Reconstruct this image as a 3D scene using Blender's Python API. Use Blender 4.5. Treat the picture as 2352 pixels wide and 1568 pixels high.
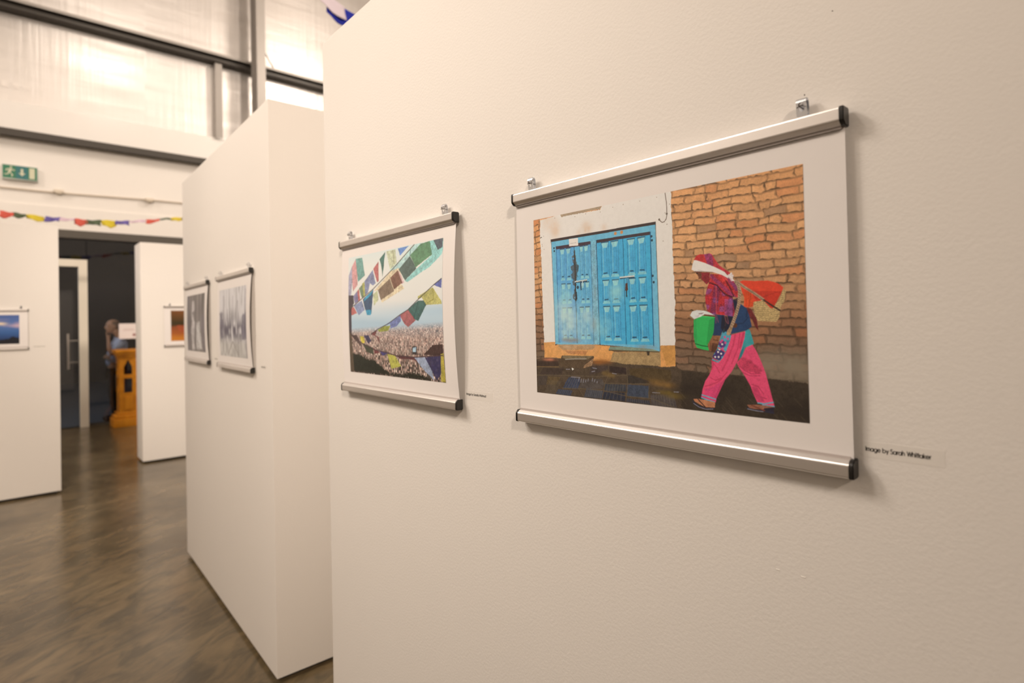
import bpy, bmesh, math, random
import numpy as np
from mathutils import Vector, Matrix

for o in list(bpy.data.objects):
    bpy.data.objects.remove(o, do_unlink=True)
S = bpy.context.scene
COL = S.collection
random.seed(5)

# ---------------------------------------------------------------- camera
cam = bpy.data.objects.new('camera', bpy.data.cameras.new('camera'))
COL.objects.link(cam)
YAW, PITCH, ROLL = 0.7236, 0.0112, -0.0211
F = Vector((math.sin(YAW) * math.cos(PITCH), math.cos(YAW) * math.cos(PITCH), math.sin(PITCH)))
R0 = Vector((math.cos(YAW), -math.sin(YAW), 0.0))
U0 = R0.cross(F)
R = R0 * math.cos(ROLL) + U0 * math.sin(ROLL)
U = -R0 * math.sin(ROLL) + U0 * math.cos(ROLL)
m = Matrix((R, U, -F)).transposed().to_4x4()
m.translation = (0.0, 0.0, 1.5)
cam.matrix_world = m
cam.data.sensor_width = 36.0
cam.data.lens = 36.0 * 1315.3 / 2352.0
cam.data.shift_y = -62.94 / 2352.0
cam.data.clip_start = 0.05
cam.data.dof.use_dof = True
cam.data.dof.focus_distance = 1.12
cam.data.dof.aperture_fstop = 3.0
S.camera = cam

# ---------------------------------------------------------------- world, lamps, exposure
world = bpy.data.worlds.new('night')
S.world = world
world.use_nodes = True
world.node_tree.nodes['Background'].inputs[0].default_value = (0.012, 0.016, 0.028, 1)
world.node_tree.nodes['Background'].inputs[1].default_value = 1.0
S.view_settings.view_transform = 'Standard'
S.view_settings.look = 'None'
S.view_settings.gamma = 1.0
S.view_settings.use_curve_mapping = False
S.view_settings.exposure = 0.10
WARM = (1.0, 0.86, 0.735)
SOFT = (1.0, 0.87, 0.745)
AMBER = (1.0, 0.825, 0.67)



def lamp(name, loc, power, radius=0.2, color=WARM):
    d = bpy.data.lights.new(name, 'POINT')
    d.energy = power
    d.color = color
    d.shadow_soft_size = radius
    o = bpy.data.objects.new(name, d)
    o.location = loc
    COL.objects.link(o)
    return o


def spot(name, loc, aim, power, angle, radius=0.2, color=WARM):
    """unseen spotlight: a soft-edged pool of light on the display panels"""
    d = bpy.data.lights.new(name, 'SPOT')
    d.energy = power
    d.color = color
    d.shadow_soft_size = radius
    d.spot_size = math.radians(angle)
    d.spot_blend = 1.0
    o = bpy.data.objects.new(name, d)
    o.location = loc
    o.rotation_euler = (Vector(aim) - Vector(loc)).to_track_quat('-Z', 'Y').to_euler()
    COL.objects.link(o)
    return o


# high bay hall lamps, plus unseen spots that shape the light on the panels
spot('unseen_spot', (-1.45, 3.7, 4.6), (0.84, 2.0, 1.5), 205, 90, 0.42, SOFT)  # key lamp, its cone shaped so the near panel darkens to the right
spot('unseen_spot', (-2.0, 2.5, 4.6), (0.82, 1.1, 0.8), 270, 42, 0.5, SOFT)  # added fill that lifts the middle of the near panel
spot('unseen_spot', (-3.7, -7.0, 6.8), (1.2, 7.5, 1.6), 4500, 44, 0.4, AMBER)  # cone shaped to spare the near panel and brighten the faces beyond
spot('unseen_spot', (-2.0, 0.6, 5.2), (1.75, 7.5, 1.3), 850, 24, 0.3, SOFT)  # added fill to brighten the narrow panel by the lectern
lamp('hall_lamp', (1.5, 8.2, 6.9), 90, 0.35)
lamp('hall_lamp', (5.0, 8.0, 6.9), 300, 0.35)
lamp('hall_lamp', (-4.8, 7.0, 6.9), 480, 0.35)
lamp('hall_lamp', (5.4, 1.2, 6.8), 500, 0.35)
lamp('outside_fill', (-0.4, 11.6, 2.8), 45, 0.1, (0.85, 0.9, 1.0))  # fill added outside to lift the man and the paving; no source known

# ---------------------------------------------------------------- materials


def mat(name, color, rough=0.5, metal=0.0, spec=0.5, bump=None, coat=0.0):
    """bump = (scale, strength, distance)"""
    M = bpy.data.materials.new(name)
    M.use_nodes = True
    nt = M.node_tree
    b = nt.nodes['Principled BSDF']
    b.inputs['Base Color'].default_value = (*color, 1)
    b.inputs['Roughness'].default_value = rough
    b.inputs['Metallic'].default_value = metal
    b.inputs['Specular IOR Level'].default_value = spec
    b.inputs['Coat Weight'].default_value = coat
    if bump:
        tc = nt.nodes.new('ShaderNodeTexCoord')
        n = nt.nodes.new('ShaderNodeTexNoise')
        n.inputs['Scale'].default_value = bump[0]
        n.inputs['Detail'].default_value = 3
        bp = nt.nodes.new('ShaderNodeBump')
        bp.inputs['Strength'].default_value = bump[1]
        bp.inputs['Distance'].default_value = bump[2]
        nt.links.new(tc.outputs['Object'], n.inputs['Vector'])
        nt.links.new(n.outputs['Fac'], bp.inputs['Height'])
        nt.links.new(bp.outputs['Normal'], b.inputs['Normal'])
    return M


def noise_tint(M, scale, c0, c1, lo=0.35, hi=0.65, detail=4, stretch=(1, 1, 1)):
    nt = M.node_tree
    b = nt.nodes['Principled BSDF']
    tc = nt.nodes.new('ShaderNodeTexCoord')
    mp = nt.nodes.new('ShaderNodeMapping')
    mp.inputs['Scale'].default_value = stretch
    n = nt.nodes.new('ShaderNodeTexNoise')
    n.inputs['Scale'].default_value = scale
    n.inputs['Detail'].default_value = detail
    r = nt.nodes.new('ShaderNodeValToRGB')
    r.color_ramp.elements[0].position = lo
    r.color_ramp.elements[1].position = hi
    r.color_ramp.elements[0].color = (*c0, 1)
    r.color_ramp.elements[1].color = (*c1, 1)
    nt.links.new(tc.outputs['Object'], mp.inputs['Vector'])
    nt.links.new(mp.outputs['Vector'], n.inputs['Vector'])
    nt.links.new(n.outputs['Fac'], r.inputs['Fac'])
    nt.links.new(r.outputs['Color'], b.inputs['Base Color'])
    return r


WALL = mat('panel_paint', (0.80, 0.77, 0.735), 0.62, 0, 0.3, bump=(175, 0.40, 0.0011))
CLAD = mat('cladding_white', (0.84, 0.81, 0.77), 0.5, 0, 0.4)
FLASH = mat('flashing_white', (0.80, 0.78, 0.75), 0.28, 0, 0.5)
CEIL = mat('roof_lining', (0.56, 0.53, 0.50), 0.7)
SIDE = mat('side_wall_paint', (0.74, 0.71, 0.67), 0.7)
STEEL = mat('galvanised_steel', (0.33, 0.305, 0.28), 0.5, 0.3)
DARKSTEEL = mat('dark_steel', (0.055, 0.048, 0.04), 0.5, 0.2)
LINTEL = mat('lintel_grey', (0.085, 0.075, 0.062), 0.55)
DOORWHITE = mat('door_frame_cream', (0.80, 0.76, 0.66), 0.4)
ALU = mat('satin_aluminium', (0.80, 0.77, 0.75), 0.33, 0.92, bump=(900, 0.05, 0.0002))
CLIP = mat('clip_strip_grey', (0.50, 0.45, 0.43), 0.5)
BLACKP = mat('black_plastic', (0.012, 0.011, 0.010), 0.35)
ZINC = mat('zinc_plate', (0.72, 0.74, 0.78), 0.25, 0.95)
NAILM = mat('nail_steel', (0.14, 0.12, 0.11), 0.35, 0.8)
PAPER = mat('print_paper', (0.83, 0.80, 0.79), 0.42, 0, 0.4)
BLACKV = mat('black_vinyl', (0.03, 0.024, 0.02), 0.5)
TAPE = mat('clear_label_film', (0.79, 0.76, 0.72), 0.4, 0, 0.4)
SHADOWGAP = mat('shadow_gap_black', (0.01, 0.009, 0.008), 0.8)
ORANGEWOOD = mat('varnished_orange_wood', (0.62, 0.25, 0.02), 0.35, 0, 0.5)
noise_tint(ORANGEWOOD, 9, (0.56, 0.205, 0.008), (0.72, 0.29, 0.016), stretch=(1, 1, 0.12))
NOTEW = mat('notice_paper', (0.86, 0.80, 0.80), 0.5)
NOTEG = mat('notice_print', (0.62, 0.50, 0.50), 0.5)
NOTER = mat('notice_emblem', (0.32, 0.12, 0.12), 0.5)
SIGNG = mat('exit_green', (0.012, 0.17, 0.085), 0.4)
SIGNT = mat('exit_teal', (0.012, 0.15, 0.16), 0.4)
SIGNW = mat('exit_white', (0.62, 0.62, 0.46), 0.4)
SIGNE = mat('exit_edge', (0.50, 0.52, 0.48), 0.35, 0.3)
CONDUIT = mat('conduit_cream', (0.66, 0.58, 0.48), 0.5)
BOXM = mat('fixture_cream', (0.70, 0.63, 0.53), 0.5)
OUTG = mat('outside_paving', (0.15, 0.175, 0.20), 0.7)
OUTW = mat('outside_night_wall', (0.05, 0.05, 0.052), 0.8)

FLOORM = mat('polished_concrete', (0.13, 0.105, 0.075), 0.3, 0, 0.5)
r = noise_tint(FLOORM, 1.4, (0.075, 0.054, 0.028), (0.19, 0.145, 0.085), 0.3, 0.72, 8)
nt = FLOORM.node_tree
tcs = nt.nodes.new('ShaderNodeTexCoord'); mps = nt.nodes.new('ShaderNodeMapping'); mps.inputs['Scale'].default_value = (2.6, 6.5, 1)
mpr = nt.nodes.new('ShaderNodeMapping'); mpr.inputs['Rotation'].default_value = (0, 0, -0.6); nt.links.new(tcs.outputs['Object'], mpr.inputs['Vector'])
ns = nt.nodes.new('ShaderNodeTexNoise'); ns.inputs['Scale'].default_value = 1.6; ns.inputs['Detail'].default_value = 7; ns.inputs['Roughness'].default_value = 0.62; ns.inputs['Distortion'].default_value = 1.3
rs = nt.nodes.new('ShaderNodeValToRGB'); rs.color_ramp.elements[0].position = 0.36; rs.color_ramp.elements[0].color = (0.42, 0.45, 0.46, 1); rs.color_ramp.elements[1].position = 0.64; rs.color_ramp.elements[1].color = (1.25, 1.2, 1.12, 1)
mm = nt.nodes.new('ShaderNodeMix'); mm.data_type = 'RGBA'; mm.blend_type = 'MULTIPLY'; mm.inputs['Factor'].default_value = 0.75
nt.links.new(mpr.outputs['Vector'], mps.inputs['Vector']); nt.links.new(mps.outputs['Vector'], ns.inputs['Vector']); nt.links.new(ns.outputs['Fac'], rs.inputs['Fac'])
nt.links.new(r.outputs['Color'], mm.inputs['A']); nt.links.new(rs.outputs['Color'], mm.inputs['B'])
nt.links.new(mm.outputs['Result'], nt.nodes['Principled BSDF'].inputs['Base Color'])
rn = nt.nodes.new('ShaderNodeTexNoise'); rn.inputs['Scale'].default_value = 2.6; rn.inputs['Detail'].default_value = 5
rr = nt.nodes.new('ShaderNodeMapRange'); rr.inputs['To Min'].default_value = 0.14; rr.inputs['To Max'].default_value = 0.30
tc = nt.nodes.new('ShaderNodeTexCoord')
nt.links.new(tc.outputs['Object'], rn.inputs['Vector'])
nt.links.new(rn.outputs['Fac'], rr.inputs['Value'])
nt.links.new(rr.outputs['Result'], nt.nodes['Principled BSDF'].inputs['Roughness'])
bp = nt.nodes.new('ShaderNodeBump'); bp.inputs['Strength'].default_value = 0.16; bp.inputs['Distance'].default_value = 0.02
n3 = nt.nodes.new('ShaderNodeTexNoise'); n3.inputs['Scale'].default_value = 3.0; n3.inputs['Detail'].default_value = 2
nt.links.new(tc.outputs['Object'], n3.inputs['Vector'])
nt.links.new(n3.outputs['Fac'], bp.inputs['Height'])
nt.links.new(bp.outputs['Normal'], nt.nodes['Principled BSDF'].inputs['Normal'])

# shiny foil sheets between the steel rails
FOIL = mat('foil_sheet', (0.66, 0.63, 0.605), 0.40, 0.88)
nt = FOIL.node_tree
tc = nt.nodes.new('ShaderNodeTexCoord')
mp = nt.nodes.new('ShaderNodeMapping'); mp.inputs['Scale'].default_value = (9.0, 1, 0.35)
fn = nt.nodes.new('ShaderNodeTexNoise'); fn.inputs['Scale'].default_value = 1.0; fn.inputs['Detail'].default_value = 6
mp2 = nt.nodes.new('ShaderNodeMapping'); mp2.inputs['Scale'].default_value = (0.5, 1, 5.0); mp2.inputs['Rotation'].default_value = (0, 0.10, 0)
fn2 = nt.nodes.new('ShaderNodeTexNoise'); fn2.inputs['Scale'].default_value = 1.0; fn2.inputs['Detail'].default_value = 5
add = nt.nodes.new('ShaderNodeMath'); add.operation = 'ADD'
bp = nt.nodes.new('ShaderNodeBump'); bp.inputs['Strength'].default_value = 0.35; bp.inputs['Distance'].default_value = 0.03
rr = nt.nodes.new('ShaderNodeMapRange'); rr.inputs['From Min'].default_value = 0.3; rr.inputs['From Max'].default_value = 0.7
rr.inputs['To Min'].default_value = 0.36; rr.inputs['To Max'].default_value = 0.60
for a, b in ((tc.outputs['Object'], mp.inputs['Vector']), (mp.outputs['Vector'], fn.inputs['Vector']), (tc.outputs['Object'], mp2.inputs['Vector']),
             (mp2.outputs['Vector'], fn2.inputs['Vector']), (fn.outputs['Fac'], add.inputs[0]), (fn2.outputs['Fac'], add.inputs[1]),
             (add.outputs['Value'], bp.inputs['Height']), (bp.outputs['Normal'], nt.nodes['Principled BSDF'].inputs['Normal']),
             (fn2.outputs['Fac'], rr.inputs['Value']), (rr.outputs['Result'], nt.nodes['Principled BSDF'].inputs['Roughness'])):
    nt.links.new(a, b)

# tinted glass: see-through, with a mirror reflection growing at grazing angles
GLASS = bpy.data.materials.new('tinted_glass')
GLASS.use_nodes = True
nt = GLASS.node_tree
nt.nodes.remove(nt.nodes['Principled BSDF'])
tr = nt.nodes.new('ShaderNodeBsdfTransparent'); tr.inputs[0].default_value = (0.90, 0.915, 0.93, 1)
gl = nt.nodes.new('ShaderNodeBsdfGlossy'); gl.inputs['Roughness'].default_value = 0.03
fr = nt.nodes.new('ShaderNodeFresnel'); fr.inputs['IOR'].default_value = 1.75
mx = nt.nodes.new('ShaderNodeMixShader')
nt.links.new(fr.outputs[0], mx.inputs[0]); nt.links.new(tr.outputs[0], mx.inputs[1]); nt.links.new(gl.outputs[0], mx.inputs[2])
nt.links.new(mx.outputs[0], nt.nodes['Material Output'].inputs['Surface'])

# ---------------------------------------------------------------- mesh helpers


def mesh_obj(name, bm, material, parent=None, smooth=False, matrix=None):
    me = bpy.data.meshes.new(name)
    bm.normal_update()
    bm.to_mesh(me)
    bm.free()
    for mm in (material if isinstance(material, (list, tuple)) else [material]):
        me.materials.append(mm)
    if smooth:
        me.polygons.foreach_set('use_smooth', [True] * len(me.polygons))
        me.set_sharp_from_angle(angle=math.radians(38))
    o = bpy.data.objects.new(name, me)
    COL.objects.link(o)
    if parent is not None:
        o.parent = parent
    if matrix is not None:
        o.matrix_local = matrix
    return o


def empty(name, matrix=None):
    o = bpy.data.objects.new(name, None)
    o.empty_display_size = 0.1
    COL.objects.link(o)
    if matrix is not None:
        o.matrix_world = matrix
    return o


def tag(o, label=None, category=None, group=None, kind=None):
    for k, v in (('label', label), ('category', category), ('group', group), ('kind', kind)):
        if v:
            o[k] = v
    return o


def box(bm, lo, hi, bevel=0.0, mi=0):
    vs = [bm.verts.new((x, y, z)) for x in (lo[0], hi[0]) for y in (lo[1], hi[1]) for z in (lo[2], hi[2])]
    fs = [bm.faces.new([vs[i] for i in q]) for q in ((0, 1, 3, 2), (4, 6, 7, 5), (0, 4, 5, 1), (2, 3, 7, 6), (0, 2, 6, 4), (1, 5, 7, 3))]
    for f in fs:
        f.material_index = mi
    if bevel:
        es = list({e for f in fs for e in f.edges})
        bmesh.ops.bevel(bm, geom=es, offset=bevel, segments=2, affect='EDGES', profile=0.6)
    return bm


def boxes(*specs):
    bm = bmesh.new()
    for sp in specs:
        box(bm, *sp)
    return bm


def tube(bm, pts, rad, seg=10, closed_ends=True):
    pts = [Vector(p) for p in pts]
    rings = []
    for i, p in enumerate(pts):
        d = (pts[min(i + 1, len(pts) - 1)] - pts[max(i - 1, 0)]).normalized()
        a = d.cross(Vector((0, 0, 1)))
        if a.length < 1e-4:
            a = d.cross(Vector((0, 1, 0)))
        a.normalize()
        b = a.cross(d)
        rr_ = rad[i] if isinstance(rad, (list, tuple)) else rad
        rings.append([bm.verts.new(p + a * rr_ * math.cos(t) + b * rr_ * math.sin(t)) for t in [2 * math.pi * k / seg for k in range(seg)]])
    for r0, r1 in zip(rings[:-1], rings[1:]):
        for k in range(seg):
            bm.faces.new((r0[k], r0[(k + 1) % seg], r1[(k + 1) % seg], r1[k]))
    if closed_ends:
        bm.faces.new(rings[0][::-1]); bm.faces.new(rings[-1])
    return bm


def prism(bm, prof, x0, x1):
    """closed profile [(y, z)] swept along x"""
    a = [bm.verts.new((x0, y, z)) for y, z in prof]
    b = [bm.verts.new((x1, y, z)) for y, z in prof]
    n = len(prof)
    for k in range(n):
        bm.faces.new((a[k], a[(k + 1) % n], b[(k + 1) % n], b[k]))
    bm.faces.new(a[::-1]); bm.faces.new(b)
    bmesh.ops.recalc_face_normals(bm, faces=bm.faces)
    return bm


def round_rect(y0, z0, y1, z1, r00, r10, r11, r01, n=6):
    """corners in order (y0,z0) (y1,z0) (y1,z1) (y0,z1)"""
    out = []
    for (cy, cz, rad, a0) in ((y0 + r00, z0 + r00, r00, 180), (y1 - r10, z0 + r10, r10, 270), (y1 - r11, z1 - r11, r11, 0), (y0 + r01, z1 - r01, r01, 90)):
        for k in range(n + 1):
            a = math.radians(a0 + 90 * k / n)
            out.append((cy + rad * math.cos(a), cz + rad * math.sin(a)))
    return out


def frame_matrix(origin, xdir, ydir):
    x, y = Vector(xdir).normalized(), Vector(ydir).normalized()
    z = x.cross(y)
    M = Matrix((x, y, z)).transposed().to_4x4()
    M.translation = origin
    return M


# ---------------------------------------------------------------- room shell
D = 0.8172           # near display panel's face, x
H = 2.4594           # display panels' height
BY = 11.0            # inner face of the back wall

tag(mesh_obj('floor', boxes(((-8.5, -9.5, -0.1), (9.5, BY + 0.15, 0))), FLOORM), kind='structure')
tag(mesh_obj('ceiling', boxes(((-8.5, -9.5, 8.6), (9.5, BY + 0.4, 8.7))), CEIL), kind='structure')
tag(mesh_obj('wall_left', boxes(((-8.6, -9.5, 0), (-8.5, BY + 0.4, 8.6))), SIDE), kind='structure')
tag(mesh_obj('wall_right', boxes(((9.5, -9.5, 0), (9.6, BY + 0.4, 8.6))), SIDE), kind='structure')
tag(mesh_obj('wall_front', boxes(((-8.6, -9.6, 0), (9.6, -9.5, 8.6))), SIDE), kind='structure')

# back wall: white cladding below, foil sheets above
wb = tag(mesh_obj('wall_back', boxes(((-8.5, BY, 3.02), (9.5, BY + 0.14, 4.36)), ((-8.5, BY + 0.06, 4.36), (9.5, BY + 0.14, 8.6)), ((-8.5, BY, 0), (-3.2, BY + 0.14, 3.02)), ((5.6, BY, 0), (9.5, BY + 0.14, 3.02)), ((-3.2, BY - 0.018, 3.02), (5.6, BY, 3.36))), CLAD), kind='structure')
edges = [-8.5, -6.3, -4.1, -2.3, -0.6, 1.75, 3.45, 5.15, 7.3, 9.5]
for a, b in zip(edges[:-1], edges[1:]):
    for z0, z1 in ((4.80, 6.22), (6.22, 8.6)):
        bm = boxes(((-(b - a) / 2, -0.006, 0), ((b - a) / 2, 0.0, z1 - z0)))
        s = mesh_obj('foil_sheet', bm, FOIL, wb)
        s.matrix_local = Matrix.Translation(((a + b) / 2, BY + 0.05, z0)) @ Matrix.Rotation(random.uniform(-0.012, 0.012), 4, 'Z') @ Matrix.Rotation(random.uniform(-0.006, 0.006), 4, 'X')
fl = bmesh.new()
prism(fl, [(BY + 0.03, 4.38), (BY - 0.06, 4.38), (BY - 0.075, 4.42), (BY - 0.035, 4.835), (BY + 0.03, 4.845)], -8.5, 9.5)
mesh_obj('flashing', fl, FLASH, wb)
# dark lower rail, upper girt (top flange's lit look put into a paler steel than the web)
bm = boxes(((-8.5, BY - 0.16, 4.325), (9.5, BY - 0.001, 4.405)), ((-8.5, BY - 0.16, 4.305), (9.5, BY - 0.14, 4.325)))
tag(mesh_obj('trim_1', bm, DARKSTEEL), kind='structure')
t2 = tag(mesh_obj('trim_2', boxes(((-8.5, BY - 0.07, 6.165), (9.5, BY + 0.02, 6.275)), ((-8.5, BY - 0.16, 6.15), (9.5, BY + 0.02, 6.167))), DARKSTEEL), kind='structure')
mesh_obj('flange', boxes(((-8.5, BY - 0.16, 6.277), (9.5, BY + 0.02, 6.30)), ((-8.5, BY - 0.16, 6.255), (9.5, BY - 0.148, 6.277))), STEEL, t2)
tag(mesh_obj('trim_3', boxes(((-3.2, BY - 0.05, 2.90), (5.6, BY + 0.14, 3.019))), LINTEL), kind='structure')
# H-section steel column and the short stud beside it
bm = boxes(((3.37, 10.50, 0), (3.52, 10.525, 8.6)), ((3.37, 10.80, 0), (3.52, 10.825, 8.6)), ((3.435, 10.525, 0), (3.455, 10.80, 8.6)))
clm = tag(mesh_obj('column', bm, STEEL), kind='structure')
tag(mesh_obj('trim_4', boxes(((2.79, BY - 0.10, 4.83), (2.90, BY - 0.09, 6.15)), ((2.79, BY - 0.09, 4.83), (2.80, BY + 0.04, 6.15))), STEEL), kind='structure')
bm = bmesh.new(); tube(bm, [(3.50, 10.80, 6.72), (3.62, 10.86, 6.56), (3.82, 10.93, 6.31)], 0.012, 8)
mesh_obj('brace', bm, DARKSTEEL, clm)

# glazed shop front below the lintel
win = tag(empty('window_1'), kind='structure')
mesh_obj('pane', boxes(((0.95, BY + 0.05, 0.04), (2.6, BY + 0.058, 2.90))), GLASS, win)
mesh_obj('pane', boxes(((2.66, BY + 0.05, 0.04), (5.6, BY + 0.058, 2.90))), GLASS, win)
mesh_obj('pane', boxes(((-1.0, BY + 0.05, 2.59), (0.94, BY + 0.058, 2.90))), GLASS, win)
mesh_obj('pane', boxes(((-3.2, BY + 0.05, 0.04), (-1.02, BY + 0.058, 2.90))), GLASS, win)
mesh_obj('sill', boxes(((0.95, BY + 0.03, 0), (5.6, BY + 0.08, 0.04)), ((-3.2, BY + 0.03, 0), (-1.02, BY + 0.08, 0.04))), LINTEL, win)
mesh_obj('mullion', boxes(((2.6, BY + 0.02, 0.04), (2.66, BY + 0.09, 2.90))), LINTEL, win)
door = tag(empty('door_1'), kind='structure')
mesh_obj('frame', boxes(((0.838, BY - 0.03, 0), (0.948, BY + 0.10, 2.575), 0.004), ((-1.02, BY - 0.03, 0), (-0.91, BY + 0.10, 2.575), 0.004), ((-0.91, BY - 0.03, 2.465), (0.838, BY + 0.10, 2.575), 0.004)), DOORWHITE, door)
mesh_obj('pane', boxes(((-0.03, BY + 0.045, 0.015), (0.832, BY + 0.055, 2.455))), GLASS, door)
mesh_obj('pane', boxes(((-0.905, BY + 0.045, 0.015), (-0.04, BY + 0.055, 2.455))), GLASS, door)
bm = bmesh.new()
tube(bm, [(0.70, BY - 0.03, 0.90), (0.70, BY - 0.03, 1.44)], 0.017, 10)
for z in (1.0, 1.33):
    tube(bm, [(0.70, BY - 0.03, z), (0.70, BY + 0.05, z)], 0.009, 8)
    tube(bm, [(0.70, BY + 0.035, z), (0.83, BY + 0.035, z)], 0.009, 8)
mesh_obj('handle', bm, STEEL, door, True)
# outside, at night
tag(mesh_obj('ground', boxes(((-10, BY + 0.15, -0.1), (14, 26, 0.0))), OUTG), kind='structure')
tag(mesh_obj('wall_outside', boxes(((-10, 20, 0), (14, 20.2, 7))), OUTW), kind='structure')

# ---------------------------------------------------------------- display panels


def display_panel(label, p0, xdir, ydir, length, thick):
    """p0 = the face's right end as its viewer sees it, on the floor; body runs along xdir and back along -ydir"""
    root = tag(empty('display_panel', frame_matrix((p0[0], p0[1], 0), xdir, ydir)), label, 'partition')
    mesh_obj('board', boxes(((0, -thick, 0.022), (length, 0, H), 0.004)), WALL, root, True)
    mesh_obj('shadow_plinth', boxes(((0.03, -thick + 0.03, 0), (length - 0.03, -0.03, 0.023))), SHADOWGAP, root)  # black inset base: the shadow gap's darkness is put into its colour
    return root


A2, B2 = Vector((0.8356, 2.4749, 0)), Vector((0.8835, 4.2867, 0))
X2 = (B2 - A2).normalized()
N2 = Vector((-X2.y, X2.x, 0))
display_panel('large white display panel nearest, carrying the door print and the prayer flag print', (D, -2.6), (0, 1, 0), (-1, 0, 0), 2.6 + 1.8758, 0.34)
display_panel('white display panel with two grey monochrome prints, behind the nearest panel', A2, X2, N2, (B2 - A2).length, 0.36)
display_panel('narrow white display panel beside the orange wooden lectern', (2.93, 7.4938), (-1, 0, 0), (0, -1, 0), 2.93 - 1.1228, 0.36)
display_panel('white display panel in front of the glass door, carrying the blue dusk print', (0.3686, 6.7432), (-1, 0, 0), (0, -1, 0), 1.81, 0.36)

# ---------------------------------------------------------------- printed pictures (drawn in code)
RNG = np.random.default_rng(7)
PAPER_WHITE = np.array([0.775, 0.635, 0.535])       # how the lit white paper reads; print inks are relative to it


def srgb_lin(c):
    c = np.asarray(c, float) / 255.0
    return np.where(c <= 0.04045, c / 12.92, ((c + 0.055) / 1.055) ** 2.4)


def ink(r, g, b):
    c = srgb_lin((r, g, b)) / PAPER_WHITE * 0.80
    c = c * 0.93 + c.mean() * 0.07
    return np.clip(c, 0.006, 0.84)


def smooth_noise(h, w, cy, cx, rng=RNG):
    """Value noise with cy x cx cells, bicubic-ish smooth."""
    g = rng.random((cy + 3, cx + 3))
    y = np.linspace(0, cy, h, endpoint=False)
    x = np.linspace(0, cx, w, endpoint=False)
    yi, xi = y.astype(int), x.astype(int)
    fy, fx = y - yi, x - xi
    fy = (fy * fy * (3 - 2 * fy))[:, None]
    fx = (fx * fx * (3 - 2 * fx))[None, :]
    a = g[yi][:, xi]; b = g[yi][:, xi + 1]; c = g[yi + 1][:, xi]; d = g[yi + 1][:, xi + 1]
    return (a * (1 - fx) + b * fx) * (1 - fy) + (c * (1 - fx) + d * fx) * fy


def P(s):
    return np.array([[float(v) for v in q.split(',')] for q in s.split()]) / 2000.0


class Canvas:
    def __init__(self, w, h, color):
        self.w, self.h = w, h
        self.a = np.empty((h, w, 3)); self.a[:] = color
        self.V, self.U = np.mgrid[0:h, 0:w]
        self.U = (self.U + 0.5) / w; self.V = (self.V + 0.5) / h
        self.n1 = smooth_noise(h, w, h // 3, w // 3) - 0.5
        self.n2 = smooth_noise(h, w, h // 14, w // 14) - 0.5
        self.n3 = smooth_noise(h, w, h // 60 + 2, w // 60 + 2) - 0.5

    def mask(self, pts, rough=0.0):
        x0, y0 = pts.min(0) - 0.01; x1, y1 = pts.max(0) + 0.01
        i0, i1 = max(0, int(x0 * self.w)), min(self.w, int(x1 * self.w) + 1)
        j0, j1 = max(0, int(y0 * self.h)), min(self.h, int(y1 * self.h) + 1)
        sl = (slice(j0, max(j0, j1)), slice(i0, max(i0, i1)))
        X, Y = self.U[sl], self.V[sl]
        if rough:
            X = X + self.n2[sl] * rough; Y = Y + self.n1[sl] * rough
        m = np.zeros(X.shape, bool)
        n = len(pts)
        for k in range(n):
            ax, ay = pts[k]; bx, by = pts[(k + 1) % n]
            if ay == by:
                continue
            c = (ay > Y) != (by > Y)
            m ^= c & (X < (bx - ax) * (Y - ay) / (by - ay) + ax)
        return sl, m

    def put(self, sl, m, color, alpha=1.0, grain=0.12):
        col = np.asarray(color) * (1 + grain * (self.n1[sl] + 0.8 * self.n2[sl]))[..., None]
        al = (m * alpha)[..., None]
        self.a[sl] = self.a[sl] * (1 - al) + col * al

    def poly(self, s, rgb, alpha=1.0, grain=0.25, rough=0.0):
        sl, m = self.mask(P(s) if isinstance(s, str) else s, rough)
        self.put(sl, m, ink(*rgb), alpha, grain)

    def fill(self, s, fn, rough=0.0):
        """fn(U, V, n1, n2) -> linear colour per pixel"""
        sl, m = self.mask(P(s) if isinstance(s, str) else s, rough)
        self.put(sl, m, fn(self.U[sl], self.V[sl], self.n1[sl], self.n2[sl]), 1.0, 0.2)

    def line(self, s, width, rgb, alpha=1.0, grain=0.2):
        pts = P(s) if isinstance(s, str) else s
        asp = self.h / self.w
        for a, b in zip(pts[:-1], pts[1:]):
            d = np.array([b[0] - a[0], (b[1] - a[1]) * asp]); L = math.hypot(*d) or 1e-9
            n = np.array([-d[1], d[0]]) / L * width / 2; n = np.array([n[0], n[1] / asp])
            e = np.array([d[0], d[1] / asp]) / L * width * 0.2
            sl, m = self.mask(np.array([a + n - e, b + n + e, b - n + e, a - n - e]))
            self.put(sl, m, ink(*rgb), alpha, grain)

    def dot(self, s, r, rgb, alpha=1.0, ry=None):
        for c in P(s):
            t = np.linspace(0, 2 * math.pi, 18, endpoint=False)
            ry_ = (ry or r) * self.w / self.h
            sl, m = self.mask(np.stack([c[0] + r * np.cos(t), c[1] + ry_ * np.sin(t)], 1))
            self.put(sl, m, ink(*rgb), alpha, 0.2)

    def glow(self, s, rx, ry, rgb, alpha):
        """a soft stain"""
        for c in P(s):
            q = np.exp(-(((self.U - c[0]) / rx) ** 2 + ((self.V - c[1]) / ry) ** 2)) * alpha * np.clip(0.8 + 0.5 * self.n2 + 1.0 * self.n3, 0, 1.5)
            q = np.clip(q, 0, 1)[..., None]
            self.a = self.a * (1 - q) + ink(*rgb) * q

    def image(self, name):
        im = bpy.data.images.new(name, self.w, self.h, float_buffer=True)
        im.colorspace_settings.name = 'Non-Color'
        px = np.ones((self.h, self.w, 4), np.float32)
        px[..., :3] = np.clip(self.a[::-1], 0.003, 0.86)
        im.pixels.foreach_set(px.ravel())
        im.update()
        im.pack()
        return im


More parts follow.
